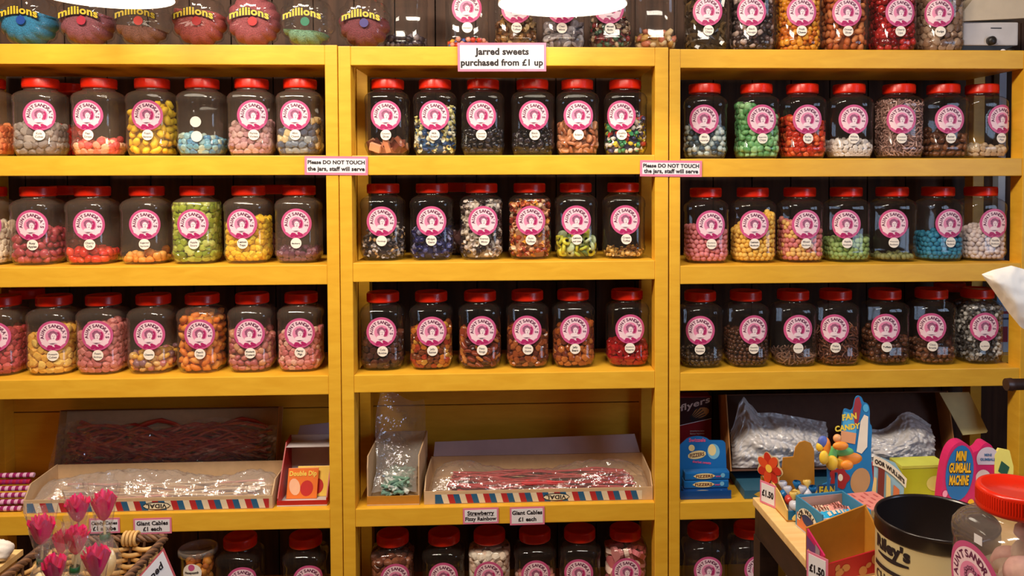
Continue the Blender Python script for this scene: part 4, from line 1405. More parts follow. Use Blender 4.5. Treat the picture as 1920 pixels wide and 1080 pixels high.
# blue display of fizzy packs
p0, p1 = at(1277, 930, 0.015), at(1372, 925, 0.015)
w, cx = p1[0] - p0[0], (p0[0] + p1[0]) / 2
BLUE = mat('pack_blue', (24, 104, 176), 0.35)
DBLUE = mat('pack_deep_blue', (16, 70, 140), 0.35)
LBL = mat('pack_cream_oval', (240, 214, 150), 0.4)
PKI = mat('pack_pink_ink', (226, 90, 140), 0.4)
hd = at(1300, 824, 0.06)[2] - zr
t = thing('fizzy_sweet_display', 'blue cardboard display with rounded header, holding blue fizzy sweet packs', 'box', (cx, 0.07, zr))
MB().box(-w / 2, w / 2, -0.05, 0.05, 0, 0.004).build('base', DBLUE, t)
MB().box(-w / 2, w / 2, -0.05, -0.047, 0.004, 0.022).build('front_wall', DBLUE, t)
poly = [(-w / 2, 0.004), (w / 2, 0.004), (w / 2, hd - 0.022)] + [(w / 2 - 0.012 + 0.012 * math.cos(k * PI / 12), hd - 0.022 + 0.010 * math.sin(k * PI / 12)) for k in range(1, 7)] + [(-0.004 + 0.036 * math.cos(k * PI / 10) - 0.006, hd - 0.016 + 0.016 * math.sin(k * PI / 10)) for k in range(1, 10)] + [(-w / 2, hd - 0.03)]
hdr = MB().prism(poly, 0.003, lambda u, v, k: (u, -0.012 + k + 0.2 * (v - 0.004), v)).build('header_card', BLUE, t)
P_ = MB()
f3 = lambda u, v, off=0.0: (u, -0.0126 - off + 0.2 * (v - 0.004), v)
blob(P_, -0.012, hd - 0.048, ell(0.026, 0.0105, 0.15), f3, 0.0002, 0, 1, 24)
blob(P_, 0.034, hd - 0.04, ell(0.017, 0.02), f3, 0.0002, 2, 1, 24)
blob(P_, 0.03, hd - 0.036, ell(0.011, 0.015), f3, 0.0006, 0, 1, 24)
blob(P_, -0.026, hd - 0.030, lambda a: 0.0085, f3, 0.0002, 0, 1, 20)
text_to(P_, 'Swizzels', 0.013, lambda u, v: f3(u, v, 0.0008), 1, 'C', 0.03, 0.046, -0.01, hd - 0.014)
text_to(P_, 'FIZZERS', 0.013, lambda u, v: f3(u, v + 0.12 * u, 0.0008), 3, 'C', 0.03, 0.04, -0.012, hd - 0.051)
text_to(P_, 'sherbet sweets', 0.009, lambda u, v: f3(u, v - 0.1 * u, 0.0008), 1, 'C', 0.03, 0.05, 0.0, hd - 0.070)
P_.build('print', [LBL, PKI, mat('pack_sky', (120, 186, 220), 0.4), mat('pack_brown_ink', (110, 50, 40), 0.4)], hdr)
for k in range(3):
    q = thing('fizzy_sweet_pack', ['lowest', 'middle', 'topmost'][k] + ' blue fizzy sweet pack lying in the blue display', 'sweets', (cx + 0.002 * k, 0.046, zr + 0.0046 + 0.0225 * k), (0, 0, 0.01 * k), 'blue fizzy sweet packs')
    pw = w - 0.014
    MB().box(-pw / 2, pw / 2, -0.0215, 0.008, 0, 0.0215).build('pack', BLUE if k else DBLUE, q, 0.004)
    P_ = MB()
    f4 = lambda u, v, off=0.0: (u, -0.0222 - off, 0.011 + v)
    blob(P_, -0.008, 0, ell(0.03, 0.0075), f4, 0, 0, 1, 24)
    blob(P_, 0.042, 0.001, lambda a: 0.006, f4, 0, 2, 1, 16)
    text_to(P_, 'FIZZERS', 0.010, lambda u, v: f4(u, v, 0.0006), 3, 'C', 0.03, 0.046, -0.008, -0.0035)
    text_to(P_, 'sour', 0.007, lambda u, v: f4(u, v, 0.0006), 1, 'C', 0.03, 0.014, 0.03, -0.003)
    P_.build('print', [LBL, PKI, mat('pack_sky', (120, 186, 220), 0.4), mat('pack_brown_ink', (110, 50, 40), 0.4)], q)

# big tilted brown carton with two clear bags
p0, p1 = at(1350, 800, 0.2), at(1762, 800, 0.2)
w, cx = p1[0] - p0[0], (p0[0] + p1[0]) / 2
hh = 0.205
zq = zr + 0.0245
fc = thing('flat_carton', 'flat teal and yellow printed carton lying under the big brown carton', 'box', (cx - 0.01, 0.12, zr))
MB().box(-w / 2 + 0.03, w / 2, -0.105, 0.12, 0, 0.0235).build('carton', mat('print_teal', (50, 96, 120), 0.5), fc, 0.001)
P_ = MB()
for k in range(4):
    blob(P_, -w / 2 + 0.09 + 0.12 * k, 0.012, ell(0.034, 0.009), lambda u, v, o: (u, -0.1056 - o, v), 0, 0, 1, 20)
P_.build('print', mat('print_mustard', (200, 160, 60), 0.5), fc)
ang = math.radians(-16)
t = thing('brown_carton', 'big tilted brown cardboard carton open towards the room, pale lid flap hanging at its end', 'box', (cx, 0.10, zq + 0.0210), (ang, 0, 0))
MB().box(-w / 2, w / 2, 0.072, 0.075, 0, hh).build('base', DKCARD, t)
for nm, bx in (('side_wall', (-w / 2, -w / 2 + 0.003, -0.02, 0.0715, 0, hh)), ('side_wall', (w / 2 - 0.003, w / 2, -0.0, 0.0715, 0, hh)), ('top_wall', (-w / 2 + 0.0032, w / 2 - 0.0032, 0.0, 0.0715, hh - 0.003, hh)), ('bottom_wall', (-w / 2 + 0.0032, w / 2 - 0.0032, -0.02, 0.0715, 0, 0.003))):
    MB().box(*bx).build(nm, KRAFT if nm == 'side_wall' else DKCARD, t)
MB().prism([(0, 0), (0.086, 0.0), (0.128, -0.108), (0.124, -0.113), (0.055, -0.118)], 0.0025, lambda u, v, k: (w / 2 - 0.028 + u, -0.006 + k - 0.05 * v, hh - 0.004 + v)).build('lid_flap', mat('pale_card', (224, 212, 150), 0.6), t)
RX = Matrix.Translation((cx, 0.10, zq + 0.0210)) @ Matrix.Rotation(ang, 4, 'X')
for lab, u0, u1, zz, pk, sd in (('big sheen-whitened clear bag with a pointed corner in the brown carton beside the blue display', 0.03, 0.46, 0.184, 1, 2.0), ('sheen-whitened clear bag in the brown carton behind the fan candy display', 0.52, 0.93, 0.155, 0, 7.0)):
    def fn(u, v, u0=u0, u1=u1, zz=zz, pk=pk, sd=sd):
        x = -w / 2 + w * (u0 + (u1 - u0) * u)
        if pk:
            top = zz * (0.80 + 0.25 * max(0, 1 - abs(u - 0.16) / 0.14) - 0.28 * max(0, u - 0.45) - 0.25 * max(0, (0.1 - u) / 0.1))
        else:
            top = zz * (0.62 + 0.28 * math.exp(-((u - 0.72) / 0.2) ** 2) + 0.06 * math.sin(9 * u))
        return (x, 0.022 - 0.078 * math.sin(PI * u) ** 0.6 * math.sin(PI * min(1, 0.12 + v * 0.95)) ** 0.8 + 0.016 * noise2(u * 0.3, v * 0.2, 1.5, sd) + 0.006 * noise2(u * 0.3, v * 0.2, 3.6, sd), 0.006 + top * v)
    o = bag('clear_bag', lab, (0, 0, 0), fn, BAGW, 110, 70)
    o.matrix_world = RX

# little wall shelf beyond the open side of the unit
z3 = ZS['R', 3][0]
MBs = MB().box(1.385, 1.62, 0.15, 0.3595, z3 - 0.022, z3)
tag(MBs.build('wall_shelf', YEL, None, 0.001), 'yellow wall shelf under the printed carton, beyond the open side of the unit', 'shelf')

# white and blue carton behind the silver liquorice jar
p0, p1 = at(1862, 690, 0.2), at(1908, 690, 0.2)
w = p1[0] - p0[0]
t = thing('printed_carton', 'white and blue printed carton behind the silver grey liquorice jar', 'box', ((p0[0] + p1[0]) / 2, 0.215, ZS['R', 3][0] + 0.0006))
MB().box(-w / 2, w / 2, -0.03, 0.03, 0, 0.2).build('carton', mat('carton_pale_blue', (176, 196, 222), 0.45), t, 0.001)
P_ = MB()
for u0, u1, v0, v1, mi in ((-1, 1, 0.112, 0.12, 0), (-1, 1, 0.095, 0.101, 1), (-0.7, -0.1, 0.03, 0.075, 0), (0.15, 0.75, 0.048, 0.082, 2), (-1, 1, 0.14, 0.2, 3)):
    P_.add([(u * w / 2, -0.0306, v) for u, v in ((u0, v0), (u1, v0), (u1, v1), (u0, v1))], [(0, 1, 2, 3)], mi)
blob(P_, w * 0.22, 0.02, lambda a: 0.008, lambda u, v, o: (u, -0.0306, v), 0, 3, 1, 16)
P_.build('print', [mat('print_red', (160, 40, 60), 0.5), mat('print_navy', (50, 60, 100), 0.5), mat('print_teal2', (40, 120, 130), 0.5), mat('print_blue', (110, 160, 206), 0.5)], t)

# ------------------------------------------------------------------ display table, lower right
ZT = 0.78
TA, TB = atz(1411, 932, ZT), atz(1516, 1056, ZT)
tang = math.atan2(TB[1] - TA[1], TB[0] - TA[0]) + PI / 2      # turn of the table
TM = Matrix.Translation((TA[0], TA[1], 0)) @ Matrix.Rotation(tang, 4, 'Z')


def T_(u, v, z=ZT):
    """table frame: u along the back edge, v towards the camera"""
    p = TM @ Vector((u, -v, z))
    return (p[0], p[1], p[2])


def tuv(px, py, z):
    p = TM.inverted() @ Vector(tuple(atz(px, py, z)))
    return p[0], -p[1]


TW, TD = 0.50, 0.62
TOPW = wood_mat('pale_table_top', (232, 190, 124), (244, 208, 146), 0.45, (4, 30, 4), 2.0, 0.05)
DKW = wood_mat('dark_table_frame', (34, 22, 18), (52, 34, 26), 0.45, (8, 8, 30), 2.0, 0.1)
tt = thing('display_table', 'small table with pale wooden top and dark frame covered in sweet boxes', 'table', (TA[0], TA[1], 0), (0, 0, tang))
MB().box(0, TW, -TD, 0, ZT - 0.016, ZT).build('table_top', TOPW, tt, 0.002)
MB().box(0.004, TW - 0.004, -TD + 0.004, -TD + 0.026, ZT - 0.075, ZT - 0.0165).box(0.004, TW - 0.004, -0.026, -0.004, ZT - 0.075, ZT - 0.0165).box(0.004, 0.026, -TD + 0.0265, -0.0265, ZT - 0.075, ZT - 0.0165).box(TW - 0.026, TW - 0.004, -TD + 0.0265, -0.0265, ZT - 0.075, ZT - 0.0165).build('apron', DKW, tt)
for x, y in ((0.002, -0.04), (TW - 0.04, -0.04), (0.002, -TD + 0.002), (TW - 0.04, -TD + 0.002)):
    MB().box(x, x + 0.038, y, y + 0.038, 0, ZT - 0.0755).build('leg', DKW, tt)


def tthing(name, label, cat, u, v, z=ZT + 0.0005, rz=0.0, tilt=0.0, group=None):
    return thing(name, label, cat, T_(u, v, z), (tilt, 0, tang + rz), group)


# fan candy display: stepped side card, tray of wrapped sweets, blue header card
u0, v0 = tuv(1448, 948, ZT)
f = tthing('fan_candy_display', 'fan candy display with stepped ochre card, flower cut-out and tall blue header', 'display', u0, v0 - 0.020)
FW, FD = 0.096, 0.098
MB().box(0, FW, -FD, 0.012, 0, 0.003).build('base', OCHRE, f)
st = [(-0.014, 0.003), (-0.014, 0.05), (0.010, 0.05), (0.014, 0.062), (0.03, 0.064), (0.032, 0.086), (0.054, 0.087), (0.058, 0.106), (0.066, 0.116), (0.078, 0.119), (0.09, 0.114), (0.097, 0.1), (0.099, 0.003)]
MB().prism(st, 0.003, lambda u, v, k: (u, 0.006 + k, v)).build('stepped_card', OCHRE, f)
MB().prism([(-FD, 0.003), (0.005, 0.003), (0.005, 0.05), (-FD * 0.6, 0.04), (-FD, 0.022)], 0.0025, lambda u, v, k: (k, u, v)).build('side_wall', mat('fan_box_yellow', (226, 190, 110), 0.5), f)
MB().box(0.003, FW, -FD, -FD + 0.0025, 0.003, 0.02).build('front_wall', mat('fan_box_blue', (30, 110, 160), 0.45), f)
fl = MB()
FM = Matrix.Translation((-0.004, -0.012, 0.072)) @ Matrix.Rotation(math.radians(-58), 4, 'Z')
fp = lambda u, v, o: tuple(FM @ Vector((u, -o, v)))
blob(fl, 0, 0, lambda a: 0.030 * (1 + 0.10 * math.cos(7 * a)), fp, -0.0016, 3, 2, 48)
for k in range(7):
    a = 2 * PI * k / 7
    blob(fl, 0.016 * math.cos(a), 0.018 * math.sin(a), ell(0.014, 0.009, a), fp, 0.0004 + 0.0002 * (k % 2), k % 2, 2, 24)
blob(fl, 0, 0, lambda a: 0.008, fp, 0.0012, 2, 2, 20)
fl.prism([(-0.004, -0.068), (0.004, -0.068), (0.004, -0.02), (-0.004, -0.02)], 0.0015, lambda u, v, k: fp(u, v, -0.002 - k), 3)
fc_ = fl.build('flower_cutout', [mat('petal_red', (196, 50, 34), 0.4), mat('petal_orange', (220, 80, 40), 0.4), mat('petal_heart', (250, 200, 80), 0.4), mat('cutout_edge', (222, 196, 150), 0.5)], f)
fc_['label'] = 'red flower cut-out'
rg = random.Random(3)
WB = [mat('wrapper_blue', (36, 110, 170), 0.25), mat('wrapper_pale', (206, 206, 220), 0.25), mat('wrapper_yellow', (236, 200, 110), 0.25), mat('wrapper_red', (196, 60, 50), 0.25)]
for i in range(7):
    m = MB()
    m.ball((0, 0, 0), (0.012, 0.009, 0.010), 12, 8, 0)
    for sx in (-1, 1):
        m.lathe([(0.002, 0.0), (0.009, 0.012), (0.007, 0.016)], 10, (0, 0, 0.010) if sx > 0 else (0, 0, 0.011), 1)
        if sx < 0:
            m.v[-30:] = [(x, y, -z) for x, y, z in m.v[-30:]]
    o = m.build('wrapped_fan_sweet', [WB[(0, 2, 1, 3)[i % 4]], WB[(1, 0, 2, 1)[i % 4]]], None)
    o.location = T_(u0 + 0.017 + 0.025 * (i % 3), v0 + 0.018 + 0.027 * (i // 3), ZT + 0.029)
    o.rotation_euler = (rg.uniform(-0.2, 0.2), rg.uniform(-0.2, 0.2), rg.uniform(0, 3))
    tag(o, 'clear and blue wrapped sweet standing in the fan candy display', 'sweet', 'wrapped sweets in the fan candy display')
# header card leaning back
p = atz(1528, 936, ZT)
hu, hv = tuv(1530, 953, ZT)
H = MB()
def hpx(px, py):
    """pixel on the header card, whose plane is turned a little and leans back"""
    return (px - 1518) / 950.0, max(0.0035, (942 - py) / 950.0)
hp = [hpx(*q) for q in ((1528, 960), (1532, 905), (1552, 900), (1570, 870), (1584, 845), (1580, 812), (1587, 770), (1592, 765), (1606, 772), (1612, 748), (1618, 742), (1626, 745), (1629, 756), (1637, 757), (1641, 768), (1638, 795), (1643, 800), (1641, 820), (1636, 860), (1640, 960))]
hdr = H.prism(soft_poly(hp), 0.003, lambda u, v, k: (u, 0.010 + k + 0.16 * v, v)).mesh('header_card', mat('fan_card_blue', (22, 116, 176), 0.4))
ho = put('header_card', hdr, f, (hu - u0, v0 - 0.020 - hv, 0.0))
ho['label'] = 'blue header card'
P_ = MB()
hf = lambda u, v, o=0.0: (u, 0.0094 - o + 0.16 * v, v)
def hpatch(pts, mi, o):
    P_.add([hf(*hpx(*q), o) for q in pts], [tuple(range(len(pts)))], mi)
hpatch([(1581, 812), (1588, 771), (1606, 776), (1612, 800), (1606, 830)], 0, 0.0003)
hpatch([(1606, 772), (1612, 748), (1620, 744), (1624, 760), (1616, 790), (1608, 800)], 1, 0.0006)
hpatch([(1620, 790), (1628, 778), (1636, 782), (1630, 838), (1618, 850), (1608, 846)], 2, 0.0006)
blob(P_, *hpx(1632, 766), ell(0.006, 0.008), hf, 0.0006, 0, 1, 16)
hpatch([(1580, 806), (1610, 812), (1606, 832), (1578, 826)], 3, 0.0007)
blob(P_, *hpx(1571, 893), lambda a: 0.020 * (1 + 0.12 * math.cos(5 * a)), hf, 0.0004, 1, 2, 40)
blob(P_, *hpx(1573, 892), ell(0.005, 0.007), hf, 0.0008, 2, 1, 16)
blob(P_, *hpx(1612, 900), ell(0.020, 0.026, -0.4), hf, 0.0004, 4, 2, 24)
for tx, px, py, sz in (('FAN', 1598, 786, 0.016), ('CANDY', 1593, 805, 0.0145)):
    u, v = hpx(px, py)
    text_to(P_, tx, sz, lambda a, b: hf(a, b + 0.1 * (a - u), 0.0011), 5, 'C', 0.05, None, u, v)
P_.build('print', [mat('fan_sky', (80, 170, 216), 0.4), mat('fan_red', (160, 36, 40), 0.4), mat('fan_cream', (240, 224, 200), 0.4), mat('fan_peach', (230, 160, 110), 0.4), mat('fan_tan', (190, 140, 90), 0.4), mat('fan_yellow', (240, 206, 60), 0.4)], ho)
P_ = MB()
bp = lambda u, v, o: (u, -0.012 - o, v)
ub, vb = (1525 - 1528) / 950.0, 0.028
P_.prism([(ub, 0.003), (ub + 0.042, 0.003), (ub + 0.042, 0.052), (ub + 0.002, 0.05)], 0.002, lambda u, v, k: (u, -0.012 + k, v), 0)
text_to(P_, 'FAN', 0.022, lambda u, v: bp(u, v, 0.0006), 1, 'C', 0.05, 0.034, ub + 0.021, 0.032)
P_.build('name_plate', [mat('fan_plate', (24, 70, 120), 0.4), mat('fan_yellow', (240, 206, 60), 0.4)], ho)

# two toy fans with soft blades in front of the header
cols = {'o': (246, 150, 50), 'y': (250, 204, 60), 'g': (110, 196, 110), 'b': (90, 110, 190), 'p': (240, 170, 110)}
for nm, lab, blades, cx_, cy_ in (('toy_fan', 'toy fan with upright orange, green and blue blades before the blue header', ((1543, 829, 10, 12, 'b'), (1549, 838, 9, 18, 'o'), (1560, 851, 10, 15, 'g'), (1537, 838, 7, 9, 'y'), (1545, 858, 9, 13, 'y'), (1570, 822, 8, 8, 'p')), 1555, 862),
                                  ('toy_fan', 'toy fan with drooping yellow and orange blades before the blue header', ((1560, 868, 12, 14, 'y'), (1582, 847, 19, 9, 'g'), (1576, 836, 15, 8, 'o'), (1593, 860, 24, 12, 'o'), (1576, 868, 14, 11, 'y'), (1588, 872, 12, 9, 'o')), 1570, 886)):
    base = at(cx_, cy_ + 14, T_(0, hv + 0.036)[1])
    t = thing(nm, lab, 'toy', tuple(base), group='toy fans on the fan candy display')
    for px, py, a, b_, c in blades:
        q = at(px, py, base[1] - 0.008 + 0.006 * ((px + py) % 3))
        MB().ball(tuple(q - base), (a / 960, 0.006, b_ / 960), 16, 10).build('blade', mat('fan_blade_' + c, cols[c], 0.45), t)
    MB().tube([(0, 0.004, -0.045), (0, 0.006, 0.012)], 0.003, 8).build('handle', mat('fan_handle', (30, 96, 150), 0.4), t)

# Oor Wullie box: blue rimmed tray of packets, brick flap, banner card
WBL = mat('wullie_blue', (60, 140, 180), 0.45)
ZR = ZT + 0.058
ua, va = tuv(1492, 929, ZR)
ub_, vb_ = tuv(1582, 925, ZR)
bw = 0.098
bd = 0.092
WRZ = 0.13
bx = tthing('sweet_packet_box', 'blue rimmed open box with pink brick flap and curved cream banner', 'box', ua, va, rz=WRZ)


def W_(u, v, z):
    p_ = Matrix.Translation(bx.location) @ Matrix.Rotation(tang + WRZ, 4, 'Z') @ Vector((u, -v, 0))
    return (p_[0], p_[1], z)

MB().box(0, bw, -bd, 0, 0, 0.003).build('base', LINER, bx)
for nm, b_ in (('back_wall', (0, bw, -0.003, 0, 0.003, 0.058)), ('side_wall', (0, 0.003, -bd, -0.003, 0.003, 0.058)), ('side_wall', (bw - 0.003, bw, -bd, -0.003, 0.003, 0.058)), ('front_wall', (0.003, bw - 0.003, -bd, -bd + 0.003, 0.003, 0.05))):
    MB().box(*b_).build(nm, WBL if nm != 'front_wall' else LINER, bx)
MB().box(0.0035, bw - 0.0035, -0.0045, -0.0032, 0.004, 0.054).build('lining', mat('box_lining', (196, 150, 132), 0.6), bx)
P_ = MB()
sp_ = lambda u, v, o=0.0: (-0.0006 - o, -u, v)
P_.add([sp_(u, v) for u, v in ((0.006, 0.004), (bd - 0.004, 0.004), (bd - 0.004, 0.024), (0.006, 0.03))], [(0, 1, 2, 3)], 2)
blob(P_, 0.046, 0.028, ell(0.022, 0.012), sp_, 0.0004, 3, 1, 20)
ring = [(0.046 + 0.038 * math.cos(a) * 1.0, 0.018 + 0.030 * math.sin(a)) for a in [PI - k * PI / 14 for k in range(15)]]
inn = [(0.046 + 0.027 * math.cos(a), 0.018 + 0.019 * math.sin(a)) for a in [PI - k * PI / 14 for k in range(15)]]
for k in range(14):
    P_.add([sp_(*q, 0.0007) for q in (ring[k], ring[k + 1], inn[k + 1], inn[k])], [(0, 1, 2, 3)], 0)
arc_text(P_, "OOR WULLIE", 0.0105, 0.0225, 90, 15.5, lambda u, v: sp_(0.046 + u * 1.2, 0.0165 + v, 0.0011), 1, 0.05)
P_.build('print', [mat('banner_cream', (244, 232, 206), 0.5), INK, mat('wullie_orange', (220, 120, 70), 0.5), mat('wullie_navy', (30, 50, 100), 0.5)], bx)
FLP = MB()
BR = [mat('brick_pink', (222, 136, 124), 0.55), mat('brick_line', (196, 96, 92), 0.55)]
FLP.prism([(0, 0), (0.078, 0), (0.074, 0.062), (0.004, 0.062)], 0.002, lambda u, v, k: (bw + 0.002 + v * 0.95, -0.006 - u, 0.054 - k + 0.02 * v), 0)
for r_ in range(4):
    for c_ in range(3):
        u = 0.006 + 0.024 * c_ + (0.011 if r_ % 2 else 0)
        FLP.add([(bw + 0.002 + v * 0.95, -0.006 - q, 0.0546 + 0.02 * v) for q, v in ((u, 0.008 + 0.014 * r_), (min(0.073, u + 0.013), 0.008 + 0.014 * r_), (min(0.073, u + 0.013), 0.012 + 0.014 * r_), (u, 0.012 + 0.014 * r_))], [(0, 1, 2, 3)], 1)
FLP.build('brick_flap', BR, bx)
# banner header card standing at the far right of the box
BH = MB()
bh0 = (bw + 0.054, 0.002)
def bpl(u, v, o=0.0):
    return (bh0[0] + 0.014 + u * 0.74, -0.008 - o - u * 0.2, 0.05 + v * 0.95)
for px0 in (0,):
    BH.prism([(-0.006, -0.052), (0.058, -0.052), (0.068, 0.0), (0.07, 0.032), (0.046, 0.062), (0.014, 0.072), (-0.004, 0.068)], 0.0025, lambda u, v, k: bpl(u, v, -k - 0.001), 0)
bh = BH.build('banner_card', mat('banner_sky', (150, 190, 206), 0.5), bx)
P_ = MB()
def bq(pts, mi, o):
    P_.add([bpl(u, v, o) for u, v in pts], [tuple(range(len(pts)))], mi)
N = 14
up = [(-0.008 + 0.082 * k / N, 0.076 - 0.046 * (k / N) ** 1.6) for k in range(N + 1)]
for k in range(N):
    (xa, ya), (xb, yb) = up[k], up[k + 1]
    bq([(xa - 0.003, ya - 0.019), (xb - 0.003, yb - 0.019), (xb, yb), (xa, ya)], 0, 0.001)
text_to(P_, "OOR WULLIE'S", 0.0125, lambda u, v: bpl(u, v + 0.058 - 0.046 * max(0, (u + 0.010) / 0.082) ** 1.6, 0.0016), 1, 'C', 0.05, 0.074, 0.031, 0.0035)
bq([(0.0, -0.05), (0.016, -0.05), (0.020, 0.054), (0.004, 0.056)], 2, 0.0005)
bq([(0.022, -0.04), (0.036, -0.04), (0.034, 0.03), (0.024, 0.04)], 3, 0.0005)
bq([(0.038, -0.04), (0.056, -0.04), (0.056, 0.008), (0.042, 0.018)], 4, 0.0005)
bq([(-0.022, -0.05), (-0.004, -0.05), (0.0, 0.03), (-0.006, 0.034)], 3, 0.0003)
P_.build('print', [mat('banner_cream', (244, 232, 206), 0.5), INK, mat('wullie_brown', (120, 44, 36), 0.5), mat('wullie_sand', (236, 206, 130), 0.5), mat('wullie_orange', (220, 120, 70), 0.5)], bh)
rg = random.Random(9)
PK = [mat('packet_cream', (240, 206, 176), 0.35), mat('packet_rose', (226, 150, 140), 0.35), mat('packet_brown', (120, 60, 50), 0.35), mat('packet_turquoise', (40, 170, 220), 0.3)]
for i, (pu, pv, pz_, c, lab) in enumerate(((0.026, 0.022, 0.030, 0, 'cream sweet packet at the back of the blue rimmed box'), (0.064, 0.022, 0.031, 1, 'rose sweet packet at the back of the blue rimmed box'), (0.030, 0.042, 0.034, 0, 'cream sweet packet in the middle of the blue rimmed box'), (0.066, 0.044, 0.036, 1, 'rose sweet packet in the middle of the blue rimmed box'), (0.046, 0.068, 0.036, 3, 'turquoise sweet packet at the front of the blue rimmed box'))):
    m = MB()
    def fn(u, v):
        x, y = (u - 0.5), (v - 0.5)
        return (x * 0.034, y * 0.017, 0.005 * math.cos(PI * x) * math.cos(PI * y) + 0.0012 * math.sin(40 * x))
    m.grid(fn, 14, 8, 0)
    m.grid(lambda u, v: (lambda q: (q[0], q[1], -0.004 * math.cos(PI * (u - 0.5)) * math.cos(PI * (v - 0.5)) - 0.0002))(fn(u, v)), 14, 8, 0)
    for k in range(5):
        m.add([(x, y, 0.0062 * math.cos(PI * x / 0.034) + 0.0004) for x, y in ((-0.012 + 0.005 * k, -0.003), (-0.009 + 0.005 * k, -0.003), (-0.009 + 0.005 * k, 0.003), (-0.012 + 0.005 * k, 0.003))], [(0, 1, 2, 3)], 1)
    o = m.build('sweet_packet', [PK[c], PK[2] if c != 3 else PK[0]])
    o.scale = (1.15, 1.1, 1.3) if c != 3 else (1.7, 1.5, 1.6)
    o.location = W_(pu, pv, ZT + pz_ + 0.007)
    o.rotation_euler = (0.35, rg.uniform(-0.15, 0.15), tang + WRZ + rg.uniform(-0.12, 0.12))
    tag(o, lab, 'sweets', 'sweet packets in the blue rimmed box')
m = MB().box(0, bw - 0.012, -bd + 0.012, 0, 0, 0.025)
o = m.build('packet_layer', mat('packet_under', (120, 80, 74), 0.6))
o.location = W_(0.005, 0.0055, ZT + 0.004)
o.rotation_euler = (0, 0, tang + WRZ)
tag(o, 'lower layer of packets filling the blue rimmed box', 'sweets', None, 'stuff')

# brown backed red box in front
ZB = ZT + 0.072
ua2, va2 = tuv(1511, 989, ZB)
bw2, bd2 = 0.118, 0.050
cb = tthing('open_sweet_box', 'red and magenta printed box with tall plain brown inside, beside the chocolate tin', 'box', ua2, va2, rz=0.21)
CR = mat('box_crimson', (176, 22, 40), 0.45)
MG = mat('box_magenta', (206, 40, 100), 0.45)
MB().box(0, bw2, -bd2, 0, 0, 0.003).build('base', BEIGE, cb)
MB().prism([(0, 0.003), (bw2, 0.003), (bw2, 0.096), (0, 0.072)], 0.003, lambda u, v, k: (u, -0.003 + k, v)).build('back_wall', OCHRE, cb)
sw = MB()
sw.prism([(0.003, 0.003), (bd2, 0.003), (bd2, 0.046), (0.003, 0.071)], 0.003, lambda u, v, k: (k, -u, v), 0)
swo = sw.build('side_wall', MG, cb)
P_ = MB()
s2 = lambda u, v, o=0.0: (-0.0005 - o, -u, v)
for k, (pts, mi) in enumerate((([(0.003, 0.003), (0.03, 0.003), (0.03, 0.05), (0.003, 0.06)], 0), ([(0.028, 0.03), (0.040, 0.03), (0.040, 0.05), (0.028, 0.056)], 1), ([(0.036, 0.004), (0.049, 0.004), (0.049, 0.026), (0.036, 0.028)], 2), ([(0.008, 0.01), (0.022, 0.01), (0.022, 0.036), (0.008, 0.04)], 3))):
    P_.add([s2(u, v, 0.0002 * (k + 1)) for u, v in pts], [(0, 1, 2, 3)], mi)
blob(P_, 0.024, 0.02, ell(0.007, 0.01), s2, 0.0014, 3, 1, 16)
P_.build('print', [mat('box_violet', (110, 70, 120), 0.5), mat('box_grey', (160, 140, 150), 0.5), mat('box_plum', (96, 30, 70), 0.5), mat('box_gold', (220, 160, 80), 0.5)], swo)
MB().prism([(0.003, 0.003), (bd2, 0.003), (bd2, 0.05), (0.003, 0.094)], 0.003, lambda u, v, k: (bw2 - k, -u, v)).build('side_wall', OCHRE, cb)
fw = MB().prism([(0.003, 0.003), (bw2 - 0.003, 0.003), (bw2 - 0.003, 0.042), (0.003, 0.030)], 0.003, lambda u, v, k: (u, -bd2 + k, v)).build('front_wall', CR, cb)
P_ = MB()
f5 = lambda u, v, o=0.0: (u, -bd2 - 0.0006 - o, v)
for cu, cv, ra, rb, ro in ((0.03, 0.014, 0.009, 0.006, 0.4), (0.042, 0.020, 0.008, 0.006, 0), (0.026, 0.022, 0.006, 0.004, 1), (0.075, 0.010, 0.008, 0.008, 0), (0.098, 0.026, 0.006, 0.008, 0), (0.086, 0.018, 0.006, 0.004, 0.5)):
    blob(P_, cu, cv, ell(ra, rb, ro), f5, 0, 0, 1, 20)
P_.build('print', mat('box_bronze', (196, 140, 90), 0.5), fw)

# price tags clipped on the boxes
for lab, px, py, hgt, yy, u, v in (('pink edged price tag standing beside the red flower cut-out', 1438, 918, 0.045, 0, -0.0035, 0.06), ('pink edged price tag clipped on the magenta side of the open box', 0, 0, 0.05, 0, 0, 0)):
    if px:
        loc = T_(u0 - 0.009, v0 + 0.0, ZT + 0.0012)
    else:
        loc = tuple(Matrix.Translation(cb.location) @ Matrix.Rotation(tang + 0.21, 4, 'Z') @ Vector((-0.014, -0.052, 0.0002)))
    t = thing('price_tag', lab, 'sign', loc, (0, 0, tang + math.radians(-62)), 'price tags on the display table')
    wt = 0.042
    MB().box(-wt / 2, wt / 2, 0, 0.001, 0, hgt).build('border', ROSE, t)
    MB().box(-wt / 2 + 0.004, wt / 2 - 0.004, -0.0006, -0.0001, 0.004, hgt - 0.004).build('card', WHITE, t)
    T = MB()
    text_to(T, '£1.50', 0.017, lambda a, b_: (a, -0.001, b_), 0, 'C', 0.05, 0.03, 0, hgt / 2 - 0.006)
    T.build('lettering', INK, t)

